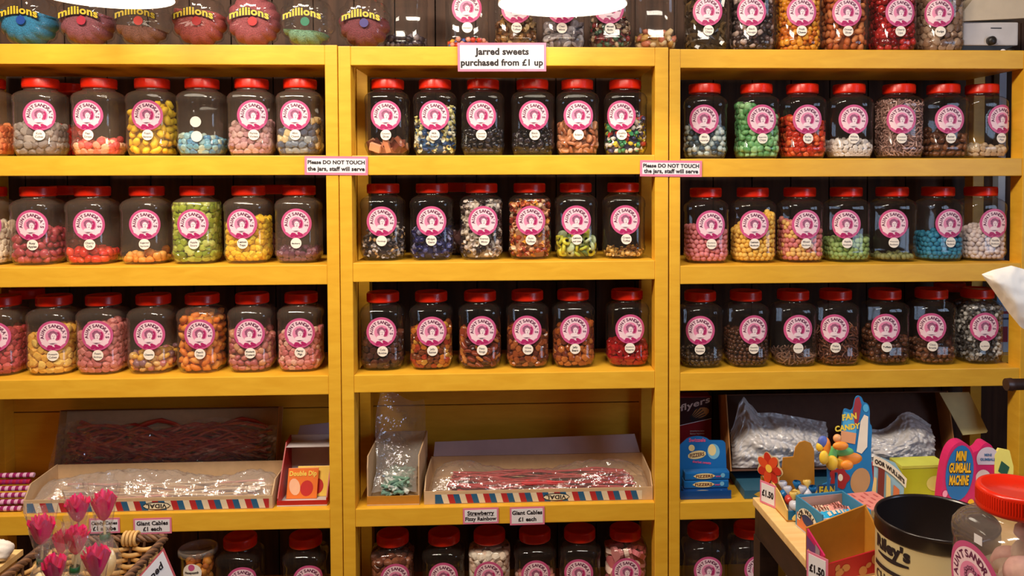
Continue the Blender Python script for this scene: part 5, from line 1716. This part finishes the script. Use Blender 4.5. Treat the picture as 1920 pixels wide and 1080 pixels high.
# gumball machine packs, yellow card, lime box, pink box at the back right
gx = tuv(1806, 985, ZT)
G = tthing('gumball_pack', 'magenta pack with a blue oval and tall yellow lettering', 'box', gx[0] + 0.006, gx[1] - 0.03, rz=-0.1)
GM = mat('gum_magenta', (206, 34, 104), 0.4)
sh = [(-0.036, 0), (0.03, 0), (0.034, 0.06), (0.03, 0.1), (0.018, 0.122), (0.0, 0.130), (-0.016, 0.124), (-0.028, 0.104), (-0.034, 0.06)]
GS = 1.2
G.scale = (0.80, 0.9, 0.96)
MB().prism([(u * GS + 0.07 * v, v * GS) for u, v in soft_poly(sh)], 0.03, lambda u, v, k: (u, k, v)).build('pack', GM, G, 0.002)
P_ = MB()
gf = lambda u, v, o=0.0: (u + 0.10 * (v - 0.09), -0.0008 - o, v)
blob(P_, 0.004, 0.092, ell(0.033, 0.056), gf, 0, 0, 2, 36)
for tx, v, wd in (('MINI', 0.118, 0.024), ('GUMBALL', 0.094, 0.052), ('MACHINE', 0.069, 0.046)):
    text_to(P_, tx, 0.026, lambda a, b_: gf(a, b_, 0.0005), 1, 'C', 0.09, wd * 1.04, 0.0045, v - 0.0012)
    text_to(P_, tx, 0.026, lambda a, b_: gf(a, b_, 0.0012), 2, 'C', 0.04, wd, 0.004, v)
for cu, cv, r_, mi in ((-0.026, 0.05, 0.006, 3), (-0.03, 0.028, 0.005, 3), (-0.012, 0.02, 0.011, 4), (0.018, 0.018, 0.012, 2), (0.038, 0.03, 0.008, 2)):
    blob(P_, cu, cv, ell(r_, r_ * 1.2), gf, 0.0004, mi, 1, 20)
P_.build('print', [mat('gum_blue', (20, 110, 180), 0.4), INK, mat('gum_yellow', (248, 190, 40), 0.4), mat('gum_pink', (244, 160, 190), 0.4), mat('gum_peach', (240, 150, 130), 0.4)], G)
G2 = tthing('gumball_pack', 'second magenta pack, with a silver plaque, half behind the first', 'box', gx[0] + 0.086, gx[1] - 0.065, rz=-0.1)
MB().prism(soft_poly([(-0.04, 0), (0.036, 0), (0.04, 0.08), (0.034, 0.115), (0.022, 0.124), (0.012, 0.144), (-0.004, 0.148), (-0.016, 0.130), (-0.032, 0.126), (-0.04, 0.1)]), 0.03, lambda u, v, k: (u, k, v)).build('pack', GM, G2, 0.002)
G2.scale = (0.85, 1, 0.9)
P_ = MB()
g2 = lambda u, v, o=0.0: (u, -0.0008 - o, v)
blob(P_, 0.004, 0.112, lambda a: 0.026 if math.sin(a) > 0 else 0.026 * min(1, 0.5 / max(0.35, abs(math.sin(a)))), g2, 0, 0, 2, 36)
text_to(P_, 'MINI', 0.008, lambda a, b_: g2(a, b_, 0.0006), 1, 'C', 0.04, None, 0.004, 0.118)
text_to(P_, 'GUMBALL', 0.008, lambda a, b_: g2(a, b_, 0.0006), 1, 'C', 0.04, 0.036, 0.004, 0.108)
blob(P_, -0.006, 0.068, ell(0.018, 0.02), g2, 0, 2, 2, 24)
P_.build('print', [mat('plaque_silver', (210, 200, 214), 0.35), mat('plaque_blue_ink', (60, 110, 160), 0.5), mat('gum_cream', (240, 220, 210), 0.4)], G2)
yc = tthing('yellow_card', 'pale yellow card with a dark green diamond print beside the second magenta pack', 'card', gx[0] + 0.120, gx[1] - 0.06, rz=-0.1)
MB().prism([(-0.022, 0), (0.024, 0), (0.024, 0.095), (0.014, 0.13), (-0.012, 0.135), (-0.022, 0.12)], 0.006, lambda u, v, k: (u, k, v)).build('card', mat('card_yellow', (242, 232, 120), 0.5), yc)
P_ = MB()
yc.scale = (0.8, 1, 0.9)
P_.add([(u, -0.0006, v) for u, v in ((-0.014, 0.085), (0.006, 0.072), (0.014, 0.094), (-0.006, 0.108))], [(0, 1, 2, 3)], 0)
P_.build('print', mat('card_green_ink', (40, 90, 70), 0.5), yc)
lu, lv = tuv(1716, 947, ZT)
lb = tthing('lime_carton', 'lime green carton behind the chocolate tin', 'box', lu, lv - 0.03)
MB().box(-0.012, 0.085, 0, 0.05, 0, 0.062).build('carton', mat('lime_card', (186, 196, 40), 0.45), lb, 0.001)
MB().box(-0.0125, 0.0855, -0.0006, 0.0506, 0.0625, 0.068).build('lid', mat('lime_light', (206, 214, 90), 0.45), lb)
P_ = MB()
blob(P_, 0.06, 0.03, ell(0.02, 0.016), lambda u, v, o: (u, -0.0008, v), 0, 0, 1, 24)
P_.build('print', mat('lime_pale', (226, 220, 120), 0.5), lb)
pk = tthing('pink_carton', 'small rose pink carton between the banner card and the lime carton', 'box', lu - 0.05, lv - 0.02)
MB().box(-0.014, 0.024, 0, 0.04, 0, 0.062).build('carton', mat('rose_card', (216, 50, 90), 0.45), pk, 0.001)
MB().box(-0.0145, 0.0245, -0.0006, 0.0406, 0.0625, 0.068).build('lid', mat('rose_light', (232, 110, 120), 0.45), pk)

# chocolate tin
RT = 0.088
cen = at(1755, 968, -0.9)
RZ_ = 0.0
tin = thing('chocolate_tin', 'round cream tin with black rim and black lettering, standing open and empty', 'tin', (cen[0], cen[1], ZT + 0.0005))
TH = cen[2] - ZT
TC = mat('tin_cream', (214, 198, 150), 0.35, 0.06, 12)
TBK = mat('tin_black', (34, 26, 24), 0.25)
MB().lathe([(0.0005, 0.0), (RT * 0.99, 0.0), (RT, 0.004), (RT, TH - 0.024)], 64).build('tin_body', TC, tin)
MB().lathe([(RT + 0.0006, TH - 0.0245), (RT + 0.002, TH - 0.022), (RT + 0.001, TH - 0.006), (RT + 0.002, TH - 0.003), (RT + 0.0006, TH), (RT - 0.002, TH - 0.001), (RT - 0.002, TH - 0.024)], 64).build('rim', TBK, tin)
MB().lathe([(RT - 0.0025, TH - 0.003), (RT - 0.0025, 0.003), (0.0005, 0.003)], 64).build('inside', TBK, tin)
T = MB()
tf = lambda u, v, o=0.0: ((RT + 0.0005 + o) * math.sin(u / RT), -(RT + 0.0005 + o) * math.cos(u / RT), v)
um = -0.113
text_to(T, "Riley's", 0.0255, lambda a, b_: tf(a, b_, 0.0003), 0, 'C', 0.055, 0.072, um, TH - 0.046)
for k in range(12):                                          # swash under the name
    a0, a1 = um - 0.030 + 0.064 * k / 12, um - 0.030 + 0.064 * (k + 1) / 12
    w0, w1 = 0.0016 + 0.0035 * math.sin(PI * k / 12), 0.0016 + 0.0035 * math.sin(PI * (k + 1) / 12)
    T.add([tf(a0, TH - 0.0535 - w0, 0.0003), tf(a1, TH - 0.0535 - w1, 0.0003), tf(a1, TH - 0.052, 0.0003), tf(a0, TH - 0.052, 0.0003)], [(0, 1, 2, 3)], 0)
for k in range(24):                                          # tapered band
    a0, a1 = -0.155 + 0.22 * k / 24, -0.155 + 0.22 * (k + 1) / 24
    h0, h1 = 0.0045 * (1 - k / 24) + 0.0008, 0.0045 * (1 - (k + 1) / 24) + 0.0008
    T.add([tf(a0, TH - 0.072 - h0, 0.0003), tf(a1, TH - 0.072 - h1, 0.0003), tf(a1, TH - 0.070, 0.0003), tf(a0, TH - 0.070, 0.0003)], [(0, 1, 2, 3)], 0)
text_to(T, 'CHOCOLATE', 0.020, lambda a, b_: tf(a, b_, 0.0003), 0, 'C', 0.03, 0.12, -0.090, TH - 0.096)
T.build('lettering', INK, tin)

# big jar in the foreground, on its own counter
RZJ = math.radians(-80)
lidc = at(1908, 912, -1.2)
JS = 1.05
jz = lidc[2] - 0.2022 * JS
ct = thing('serving_counter', 'wooden serving counter carrying the big jar of mallow mushrooms', 'counter', (lidc[0] + 0.2, lidc[1] - 0.12, 0))
MB().box(-0.32, 0.4, -0.2, 0.2, jz - 0.03, jz - 0.0006).build('counter_top', TOPW, ct, 0.003)
MB().box(-0.30, 0.38, -0.18, 0.18, 0, jz - 0.0305).build('cabinet', DKW, ct)
big = jar((lidc[0], lidc[1], jz), RZJ, 0.0, ['Mushrooms'], 'red-lidded jar of pink and white mallow mushrooms in front of the chocolate tin', sc=JS, body=BODY3)
S = MB()
fnj = jar_surface(0.010, 0.156)
S.add([fnj(u, v - 0.004, 0.0006) for u, v in ((-0.006, -0.005), (0.006, -0.005), (0.006, 0.005), (-0.006, 0.005))], [(0, 1, 2, 3)], 0)
S.build('price_sticker', WHITE, big)
MP = [sweet_mat((246, 196, 190), 0), sweet_mat((250, 226, 210), 0)]
def mush():
    m = MB()
    prof = [(0.0005, -0.024), (0.012, -0.023), (0.0135, -0.012), (0.011, 0.0), (0.018, 0.001), (0.0195, 0.008), (0.016, 0.017), (0.008, 0.022), (0.0005, 0.023)]
    m.lathe(prof, 24, mats=[1, 1, 1, 1, 0, 0, 0, 0])
    return m.mesh('mallow_mushroom', MP)
MUSH = mush()
rg = random.Random(21)
spots = []
tries = 0
while len(spots) < 30 and tries < 20000:
    tries += 1
    x, y, z = rg.uniform(-0.031, 0.031), rg.uniform(-0.031, 0.031), rg.uniform(0.034, 0.132)
    xw, yw = x * math.cos(RZJ) - y * math.sin(RZJ), x * math.sin(RZJ) + y * math.cos(RZJ)
    lat = xw * 0.875 - yw * 0.48                              # towards the far side of the jar as the heap slopes
    if z > 0.062 + 2.2 * max(0.0, lat + 0.024):
        continue
    if all((x - a) ** 2 + (y - b_) ** 2 + (z - c) ** 2 > 0.0385 ** 2 for a, b_, c in spots):
        spots.append((x, y, z))
BM_ = Matrix.Translation((lidc[0], lidc[1], jz)) @ Matrix.Rotation(RZJ, 4, 'Z') @ Matrix.Scale(JS, 4)
for s_ in spots:
    o = put('mallow_mushroom', MUSH)
    o.matrix_world = BM_ @ Matrix.Translation(s_) @ Euler((rg.uniform(-0.9, 0.9), rg.uniform(-0.9, 0.9), rg.uniform(0, 6))).to_matrix().to_4x4() @ Matrix.Scale(1.12, 4)
    tag(o, 'pink capped white mallow mushroom in the foreground jar', 'sweet', 'mallow mushrooms in the foreground jar')

# white paper bag hanging from a rod, upper right
WP = mat('white_paper', (246, 240, 232), 0.6, 0.03, 30, 0.2)
bagY = -0.55
q = lambda px, py, y=bagY: tuple(at(px, py, y))
m = MB()
out = [(1841, 514), (1852, 508), (1876, 504), (1896, 497), (1910, 505), (1960, 512), (1958, 640), (1912, 614), (1890, 584)]
c0 = np.array(q(1890, 540))
def bagpt(u, v):
    # outline interpolated between the upper and the lower run, folded and swelling
    upr = [(1841, 514), (1862, 506), (1896, 498), (1925, 506), (1965, 514)]
    lwr = [(1841.5, 516), (1866, 550), (1890, 585), (1914, 614), (1965, 640)]
    k = u * 4
    i = min(3, int(k)); f_ = k - i
    a = np.array(upr[i]) * (1 - f_) + np.array(upr[i + 1]) * f_
    b_ = np.array(lwr[i]) * (1 - f_) + np.array(lwr[i + 1]) * f_
    p_ = a * (1 - v) + b_ * v
    return p_
def front(u, v):
    p_ = bagpt(u, v)
    return tuple(at(p_[0], p_[1], bagY - 0.02 * math.sin(PI * v) * min(1, 3 * u) - 0.006 * noise2(u * 0.15, v * 0.1, 1.2, 4) * min(1, 4 * u)))
def back(u, v):
    p_ = bagpt(u, v)
    return tuple(at(p_[0], p_[1], bagY + 0.02 * math.sin(PI * v) * min(1, 3 * u) + 0.002))
m.grid(front, 30, 20)
m.grid(back, 30, 20)
o = m.build('paper_bag', WP)
tag(o, 'white paper bag with a pointed corner in front of the silver liquorice jar', 'bag')
rodY = -0.5
a = at(1886, 721, rodY)
m = MB().tube([tuple(a), (a[0] + 0.012, rodY, a[2]), (a[0] + 0.014, rodY, a[2]), (1.9, rodY, a[2] + 0.0), (XR, rodY, a[2])], [0.0125, 0.0135, 0.0118, 0.0118, 0.0118], 16)
o = m.build('wooden_rod', wood_mat('dark_rod_wood', (44, 28, 22), (66, 42, 32), 0.4, (30, 4, 4), 2.0, 0.1))
tag(o, 'dark round wooden rod end jutting in below the white paper bag', 'rod')
# the bag hangs on a string from the rod's bracket arm above
s0_ = at(1930, 512, bagY)
m = MB().tube([tuple(s0_), (s0_[0] + 0.02, bagY, 2.0), (s0_[0] + 0.02, bagY, ZC)], 0.0012, 6)
o = m.build('string', WHITE)
tag(o, 'thin white string holding the paper bag', 'string')

# weighing scale on the top shelf
zt = ZS['R', 0][0] + 0.0006
x0, x1 = at(1800, 60, 0.09)[0], at(1912, 60, 0.09)[0]
w = x1 - x0
sc_ = thing('weighing_scale', 'white weighing scale on dark feet at the end of the top shelf', 'scale', ((x0 + x1) / 2, 0.13, zt))
WPL = mat('scale_white', (206, 200, 200), 0.35)
MB().box(-w / 2, w / 2 - 0.01, -0.05, 0.07, 0.024, 0.088).build('body', WPL, sc_, 0.004)
MB().prism([(-w / 2 - 0.006, 0.0885), (w / 2 + 0.05, 0.1), (w / 2 + 0.06, 0.150), (-w / 2 + 0.030, 0.155), (-w / 2 - 0.004, 0.112)], 0.14, lambda u, v, k: (u, -0.06 + k, v)).build('cover', mat('scale_cover', (214, 196, 170), 0.45), sc_, 0.003)
MB().prism([(-w / 2 + 0.0, 0.010), (w / 2 - 0.06, 0.006), (w / 2 - 0.02, 0.0235), (-w / 2 + 0.004, 0.0235)], 0.1, lambda u, v, k: (u, -0.046 + k, v)).build('plinth', DARKM, sc_)
for sx, sy in ((-0.055, -0.035), (0.04, -0.035), (-0.055, 0.045), (0.04, 0.045)):
    MB().lathe([(0.0005, 0), (0.009, 0.0), (0.008, 0.012), (0.0005, 0.012)], 16, (sx, sy, 0)).build('foot', DARKM, sc_)
MB().lathe([(0.0005, 0), (0.012, 0), (0.012, 0.012), (0.007, 0.016), (0.0005, 0.017)], 20).build('knob', DARKM, sc_, 0, (-0.005, -0.0505, 0.036), (PI / 2, 0, 0))
MB().box(-0.004, 0.026, -0.0515, -0.0505, 0.070, 0.0725).build('slot', DARKM, sc_)
c_ = thing('stopper', 'small black and white stopper beside the weighing scale', 'stopper', tuple(np.array([at(1893, 84, 0.05)[0], 0.05, zt])))
MB().lathe([(0.0005, 0), (0.012, 0), (0.011, 0.009), (0.0005, 0.011)], 20).build('cap', DARKM, c_)
MB().ball((-0.018, 0, 0.005), (0.007, 0.005, 0.005)).build('tip', WHITE, c_)

# ------------------------------------------------------------------ honeycomb tub on the bottom shelf
z5 = ZS['L', 5][0] + 0.0006
Xh = at(371, 1050, 0.06)[0]
th = at(371, 1026, 0.06)[2] - z5
hc = thing('honeycomb_tub', 'clear-lidded tub of golden honeycomb below the Giant Cables sign', 'tub', (Xh, 0.062, z5))
rt, rb = 0.0475, 0.040
MB().lathe([(0.0005, 0.001), (rb, 0.0), (rt - 0.003, th - 0.012)], 40).build('tub_body', PET, hc)
MB().lathe([(rt - 0.002, th - 0.014), (rt + 0.002, th - 0.013), (rt + 0.002, th - 0.002), (rt, th), (rt - 0.004, th - 0.0005), (rt - 0.006, th - 0.004), (0.0005, th - 0.004)], 40).build('lid', clear_mat('tub_lid_clear', (0.9, 0.88, 0.88), 0.16, 0.1, 0.06, 0.5), hc)
L = MB()
fh = lambda u, v, o=0.0: ((rt - 0.0015 + o) * math.sin(u / rt), -(rt - 0.0015 + o) * math.cos(u / rt), th - 0.05 + v)
blob(L, 0.0, 0, lambda a: 0.0255, fh, 0, 0, 4, 40)
blob(L, 0.0, 0.016, lambda a: 0.0085, fh, 0.0004, 1, 2, 24)
lo = L.build('label', [CREAM, PINK], hc)
T = MB()
text_to(T, 'Honeycomb', 0.0085, lambda a, b_: fh(a, b_, 0.0008), 0, 'C', 0.04, 0.036, 0, 0.0)
text_to(T, '£2 a tub', 0.006, lambda a, b_: fh(a, b_, 0.0008), 0, 'C', 0.02, None, 0, -0.010)
T.build('lettering', INK, lo)
m = MB()
rg = random.Random(4)
v_, f_ = TPL['lump1']
for i in range(70):
    a, r_, z = rg.uniform(0, 6.28), 0.031 * math.sqrt(rg.random()), rg.uniform(0.014, th - 0.03)
    R = rot3() * rg.uniform(0.016, 0.024)
    k_ = (rb + (rt - rb) * z / th) - 0.0165
    r_ = min(k_, k_ * (0.5 + 0.6 * rg.random()))
    m.add((v_ @ R.T + np.array([r_ * math.cos(a), r_ * math.sin(a), z])).tolist(), f_.tolist(), i % 2, True)
o = m.build('honeycomb_pieces', [sweet_mat((214, 140, 50), 0), sweet_mat((190, 104, 34), 0)], None, 0, (Xh, 0.062, z5))
tag(o, 'golden honeycomb pieces inside the clear-lidded tub', 'sweets', None, 'stuff')

# ------------------------------------------------------------------ basket of rose lollies, lower left
ZK = 0.735
ba, bb = at(96, 1012, -0.47), at(312, 1008, -0.47)
ZK = (ba[2] + bb[2]) / 2
bw_, bd_, bh_ = bb[0] - ba[0], 0.36, 0.15
bz = ZK - bh_
low = thing('low_table', 'low wooden table under the wicker basket', 'table', ((ba[0] + bb[0]) / 2 - 0.05, -0.68, 0))
MB().box(-0.42, 0.34, -0.26, 0.235, bz - 0.03, bz - 0.0006).build('table_top', DKW, low, 0.002)
for sx in (-0.38, 0.30):
    for sy in (-0.22, 0.2):
        MB().box(sx - 0.02, sx + 0.02, sy - 0.02, sy + 0.02, 0, bz - 0.0305).build('leg', DKW, low)
bk = thing('wicker_basket', 'pale wicker basket with dark twisted rim holding pink rose lollies', 'basket', ((ba[0] + bb[0]) / 2, -0.47 - bd_ / 2, bz))
WIC = mat('wicker_pale', (222, 178, 112), 0.6, 0.15, 60)
WID = mat('wicker_dark', (84, 56, 40), 0.6, 0.2, 60)
hw, hd_ = bw_ / 2, bd_ / 2
per = [(-hw, hd_), (hw, hd_), (hw, -hd_), (-hw, -hd_)]
def perim(t, ins=0.0, tap=1.0):
    L_ = [2 * hw, 2 * hd_, 2 * hw, 2 * hd_]
    tot = sum(L_)
    d = (t % 1) * tot
    for i in range(4):
        if d <= L_[i]:
            a, b_ = per[i], per[(i + 1) % 4]
            f_ = d / L_[i]
            x, y = a[0] + (b_[0] - a[0]) * f_, a[1] + (b_[1] - a[1]) * f_
            nx, ny = ((0, 1), (1, 0), (0, -1), (-1, 0))[i]
            return (x * tap + nx * ins, y * tap + ny * ins)
        d -= L_[i]
    return per[0]
m = MB()
NS = 44
for r_ in range(13):                                          # weavers
    z = 0.006 + r_ * 0.0105
    tap = 0.84 + 0.15 * z / bh_
    pts = []
    for k in range(NS * 4 + 1):
        x, y = perim(k / (NS * 4), -0.004 + 0.0045 * math.cos(PI * k / 4 + PI * r_), tap)
        pts.append((x, y, z))
    m.tube(pts, 0.0042, 6, 0, False)
m.build('weave', WIC, bk)
m = MB()
for k in range(NS):
    x, y = perim((k + 0.0) / NS, -0.004, 0.84)
    x2, y2 = perim((k + 0.0) / NS, -0.004, 0.985)
    m.tube([(x, y, 0.0), (x2, y2, bh_ - 0.004)], 0.0028, 6)
m.build('stakes', WID, bk)
MB().box(-hw * 0.84, hw * 0.84, -hd_ * 0.84, hd_ * 0.84, 0, 0.004).build('base', WIC, bk)
m = MB()
for s_ in range(4):
    pts = []
    for k in range(241):
        a = 2 * PI * k / 10 + s_ * PI / 2
        x, y = perim(k / 240, 0.004 * math.cos(a), 0.99)
        pts.append((x, y, bh_ + 0.0045 * math.sin(a)))
    m.tube(pts, 0.0037, 6, s_ % 2, False)
m.build('rim', [WID, mat('wicker_brown', (120, 84, 58), 0.6, 0.2, 60)], bk)
m = MB()
for px in (236, 243, 250, 257):
    x = at(px, 1006, -0.47)[0] - bk.location.x
    m.tube([(x, hd_ * 0.99 + 0.0125 * math.cos(2 * PI * k / 14), bh_ + 0.0125 * math.sin(2 * PI * k / 14)) for k in range(15)], 0.0032, 6, 0, False)
m.build('binding', WIC, bk)

# lollies: cellophane wrapper, paper rose, green tie, cream sweet
CEL = clear_mat('cellophane', (0.98, 0.98, 0.98), 0.07, 0.08, 0.07, 0.5, 0.5, 60.0, (0.95, 0.92, 0.9))
ROSEM = [mat('rose_petal', (248, 22, 112), 0.5, 0.12, 40), mat('rose_petal_pale', (252, 70, 140), 0.5, 0.12, 40)]
GRN = mat('green_tie', (24, 84, 44), 0.4)
SWC = mat('cream_sweet', (250, 226, 170), 0.5, 0.05, 20)


def lolly_meshes():
    Wm = MB()
    def wr(u, v):
        a = 2 * PI * u
        # bulge below, pinched at the tie (v = .5), flaring ruffle above
        zz = -0.085 + 0.185 * v
        if v < 0.46:
            r = 0.0235 * math.sin(PI * (0.12 + 0.88 * (v / 0.46))) ** 0.8 + 0.0085
        else:
            t = (v - 0.46) / 0.54
            r = 0.0085 + 0.0275 * t ** 0.9 * (1 + 0.14 * t * math.sin(5 * a) + 0.06 * math.sin(11 * a))
            zz += 0.008 * t * math.sin(3 * a + 1)
        r *= 1 + 0.05 * math.sin(9 * a + 20 * v)
        return (r * math.cos(a), r * math.sin(a), zz)
    Wm.grid(wr, 48, 40)
    R = MB()
    for j in range(4):                                        # nested ruffled petals
        r0, h0 = 0.024 - 0.005 * j, 0.040 + 0.003 * j
        def pt(u, v, j=j, r0=r0, h0=h0):
            a = 2 * PI * u + j * 0.8
            r = r0 * (0.25 + 0.85 * v ** 0.6) * (1 + 0.16 * v * math.sin((4 - 0.5 * (j % 2)) * 2 * PI * u + j) + 0.05 * v * math.sin(13 * a))
            return (r * math.cos(a), r * math.sin(a), 0.032 + h0 * v * (1 + 0.14 * math.sin(5 * a + j)))
        R.grid(pt, 40, 10, j % 2)
    G_ = MB().lathe([(0.0085, -0.007), (0.0118, -0.006), (0.0118, 0.006), (0.0085, 0.007)], 20)
    C_ = MB().ball((0, 0, -0.045), (0.021, 0.021, 0.027), 24, 14)
    C_.tube([(0, 0, -0.02), (0, 0, 0.03)], 0.003, 8)
    return Wm.mesh('wrapper', CEL), R.mesh('paper_rose', ROSEM), G_.mesh('tie', GRN), C_.mesh('sweet', SWC)


LM = lolly_meshes()
spots = [(79, 1052, -0.69, 0.0, 0.95, 'pink rose lolly at the end of the basket, its rose above the dark rim'), (197, 1007, -0.55, 0.03, 1.05, 'tallest pink rose lolly, rose held in front of the striped tray'), (149, 1006, -0.63, -0.03, 0.9, 'pink rose lolly just behind the tallest one'),
         (140, 1068, -0.66, 0.12, 0.95, 'pink rose lolly in the middle of the basket with a wide green tie'), (116, 1062, -0.60, -0.02, 0.8, 'narrow pink rose lolly seen edge on in the basket'),
         (104, 1122, -0.79, -0.04, 0.85, 'low pink rose lolly showing only its bloom behind the wide green tie'), (182, 1116, -0.74, 0.02, 1.0, 'low broad pink rose lolly in front of the pale wicker')]
for px, py, Y, lean, sc_l, lab in spots:
    p_ = at(px, py, Y)
    t = thing('rose_lolly', lab, 'lolly', tuple(p_), (lean * 0.6, lean, random.uniform(0, 6)), 'pink rose lollies in the basket')
    t.scale = (sc_l * (0.45 if 'narrow' in lab else 0.76), sc_l * 0.76, sc_l)
    for nm, me in zip(('wrapper', 'paper_rose', 'tie', 'sweet'), LM):
        o = put(nm, me, t)
# packing that the lollies stand in
m = MB()
def pack(u, v):
    return ((u - 0.5) * 2 * hw * 0.72, (v - 0.5) * 2 * hd_ * 0.72, 0.035 + 0.02 * noise2(u * 0.3, v * 0.4, 1.2, 2))
m.grid(pack, 40, 40)
o = m.build('shredded_paper', mat('shred_cream', (236, 214, 170), 0.7, 0.1, 80), None, 0, tuple(bk.location))
tag(o, 'cream shredded paper bedding in the wicker basket', 'packing', None, 'stuff')

# tilted card on the basket rim
cp = [(307, 1027), (334, 1090), (300, 1150), (236, 1108)]
YC = -0.862
P3 = [np.array(at(px, py, YC + dy)) for (px, py), dy in zip(cp, (0.0, 0.0, -0.03, -0.03))]
def cpt(u, v, o=0.0):
    """u along the lettering (up to the right), v across it"""
    a = P3[3] * (1 - u) + P3[0] * u
    b_ = P3[2] * (1 - u) + P3[1] * u
    p_ = b_ * (1 - v) + a * v
    return (p_[0], p_[1] - o, p_[2])
P3[2] = P3[3] + P3[1] - P3[0]
cc = P3[0] * 0.25 + P3[1] * 0.25 + P3[2] * 0.25 + P3[3] * 0.25
loc_ = lambda p_: tuple(np.array(p_) - cc)
t = thing('basket_card', 'tilted white card with red border lettered Hand Dipped Chocolate before the basket', 'sign', tuple(cc))
m = MB()
def quad(u0_, u1_, v0_, v1_, o0, o1):
    A = [cpt(u, v, o1) for u, v in ((u0_, v0_), (u1_, v0_), (u1_, v1_), (u0_, v1_))]
    B = [cpt(u, v, o0) for u, v in ((u0_, v0_), (u1_, v0_), (u1_, v1_), (u0_, v1_))]
    m.add([loc_(p_) for p_ in A + B], [(0, 1, 2, 3), (7, 6, 5, 4), (0, 4, 5, 1), (1, 5, 6, 2), (2, 6, 7, 3), (3, 7, 4, 0)])
quad(0, 1, 0, 1, 0, 0.001)
m.build('border', mat('card_red_edge', (196, 90, 96), 0.5), t)
m = MB()
quad(0.035, 0.965, 0.05, 0.95, 0.0011, 0.0018)
m.build('card', WHITE, t)
T = MB()
LU = float(np.linalg.norm(P3[0] - P3[3]))
LV = float(np.linalg.norm(P3[0] - P3[1]))
for tx, v in (('Hand Dipped', 0.62), ('Chocolate', 0.26)):
    text_to(T, tx, 0.0145, lambda a, b_: loc_(cpt(a / LU, b_ / LV, 0.0024)), 0, 'R', 0.03, None, LU * 0.86, v * LV)
T.build('lettering', INK, t)
MB().tube([(0, 0.004, 0.0), (0, 0.004, bz - cc[2])], 0.003, 8).build('stick', WIC, t)

# crumpled white tissue at the frame's edge
m = MB()
def tis(u, v):
    a, b_ = 2 * PI * u, PI * (v - 0.5)
    r = 0.017 * (1 + 0.38 * noise2(math.cos(a) * 0.03, v * 0.12 + math.sin(a) * 0.03, 1.9, 9))
    return (1.2 * r * math.cos(a) * math.cos(b_), r * math.sin(a) * math.cos(b_), r * math.sin(b_))
m.grid(tis, 40, 24)
p_ = at(0, 1032, -0.5)
o = m.build('paper_tissue', mat('tissue_white', (236, 226, 216), 0.7))
o.location = tuple(p_)
tag(o, 'crumpled white tissue beside the wicker basket', 'tissue')
stand = thing('tissue_stand', 'small pale wooden stand under the crumpled tissue beside the basket', 'stand', (p_[0] - 0.06, p_[1], bz))
MB().box(-0.09, 0.075, -0.05, 0.05, p_[2] - 0.021 - bz - 0.012, p_[2] - 0.021 - bz).build('top', TOPW, stand, 0.001)
MB().box(-0.08, 0.065, -0.04, 0.04, 0, p_[2] - 0.021 - bz - 0.0125).build('body', WIC, stand)
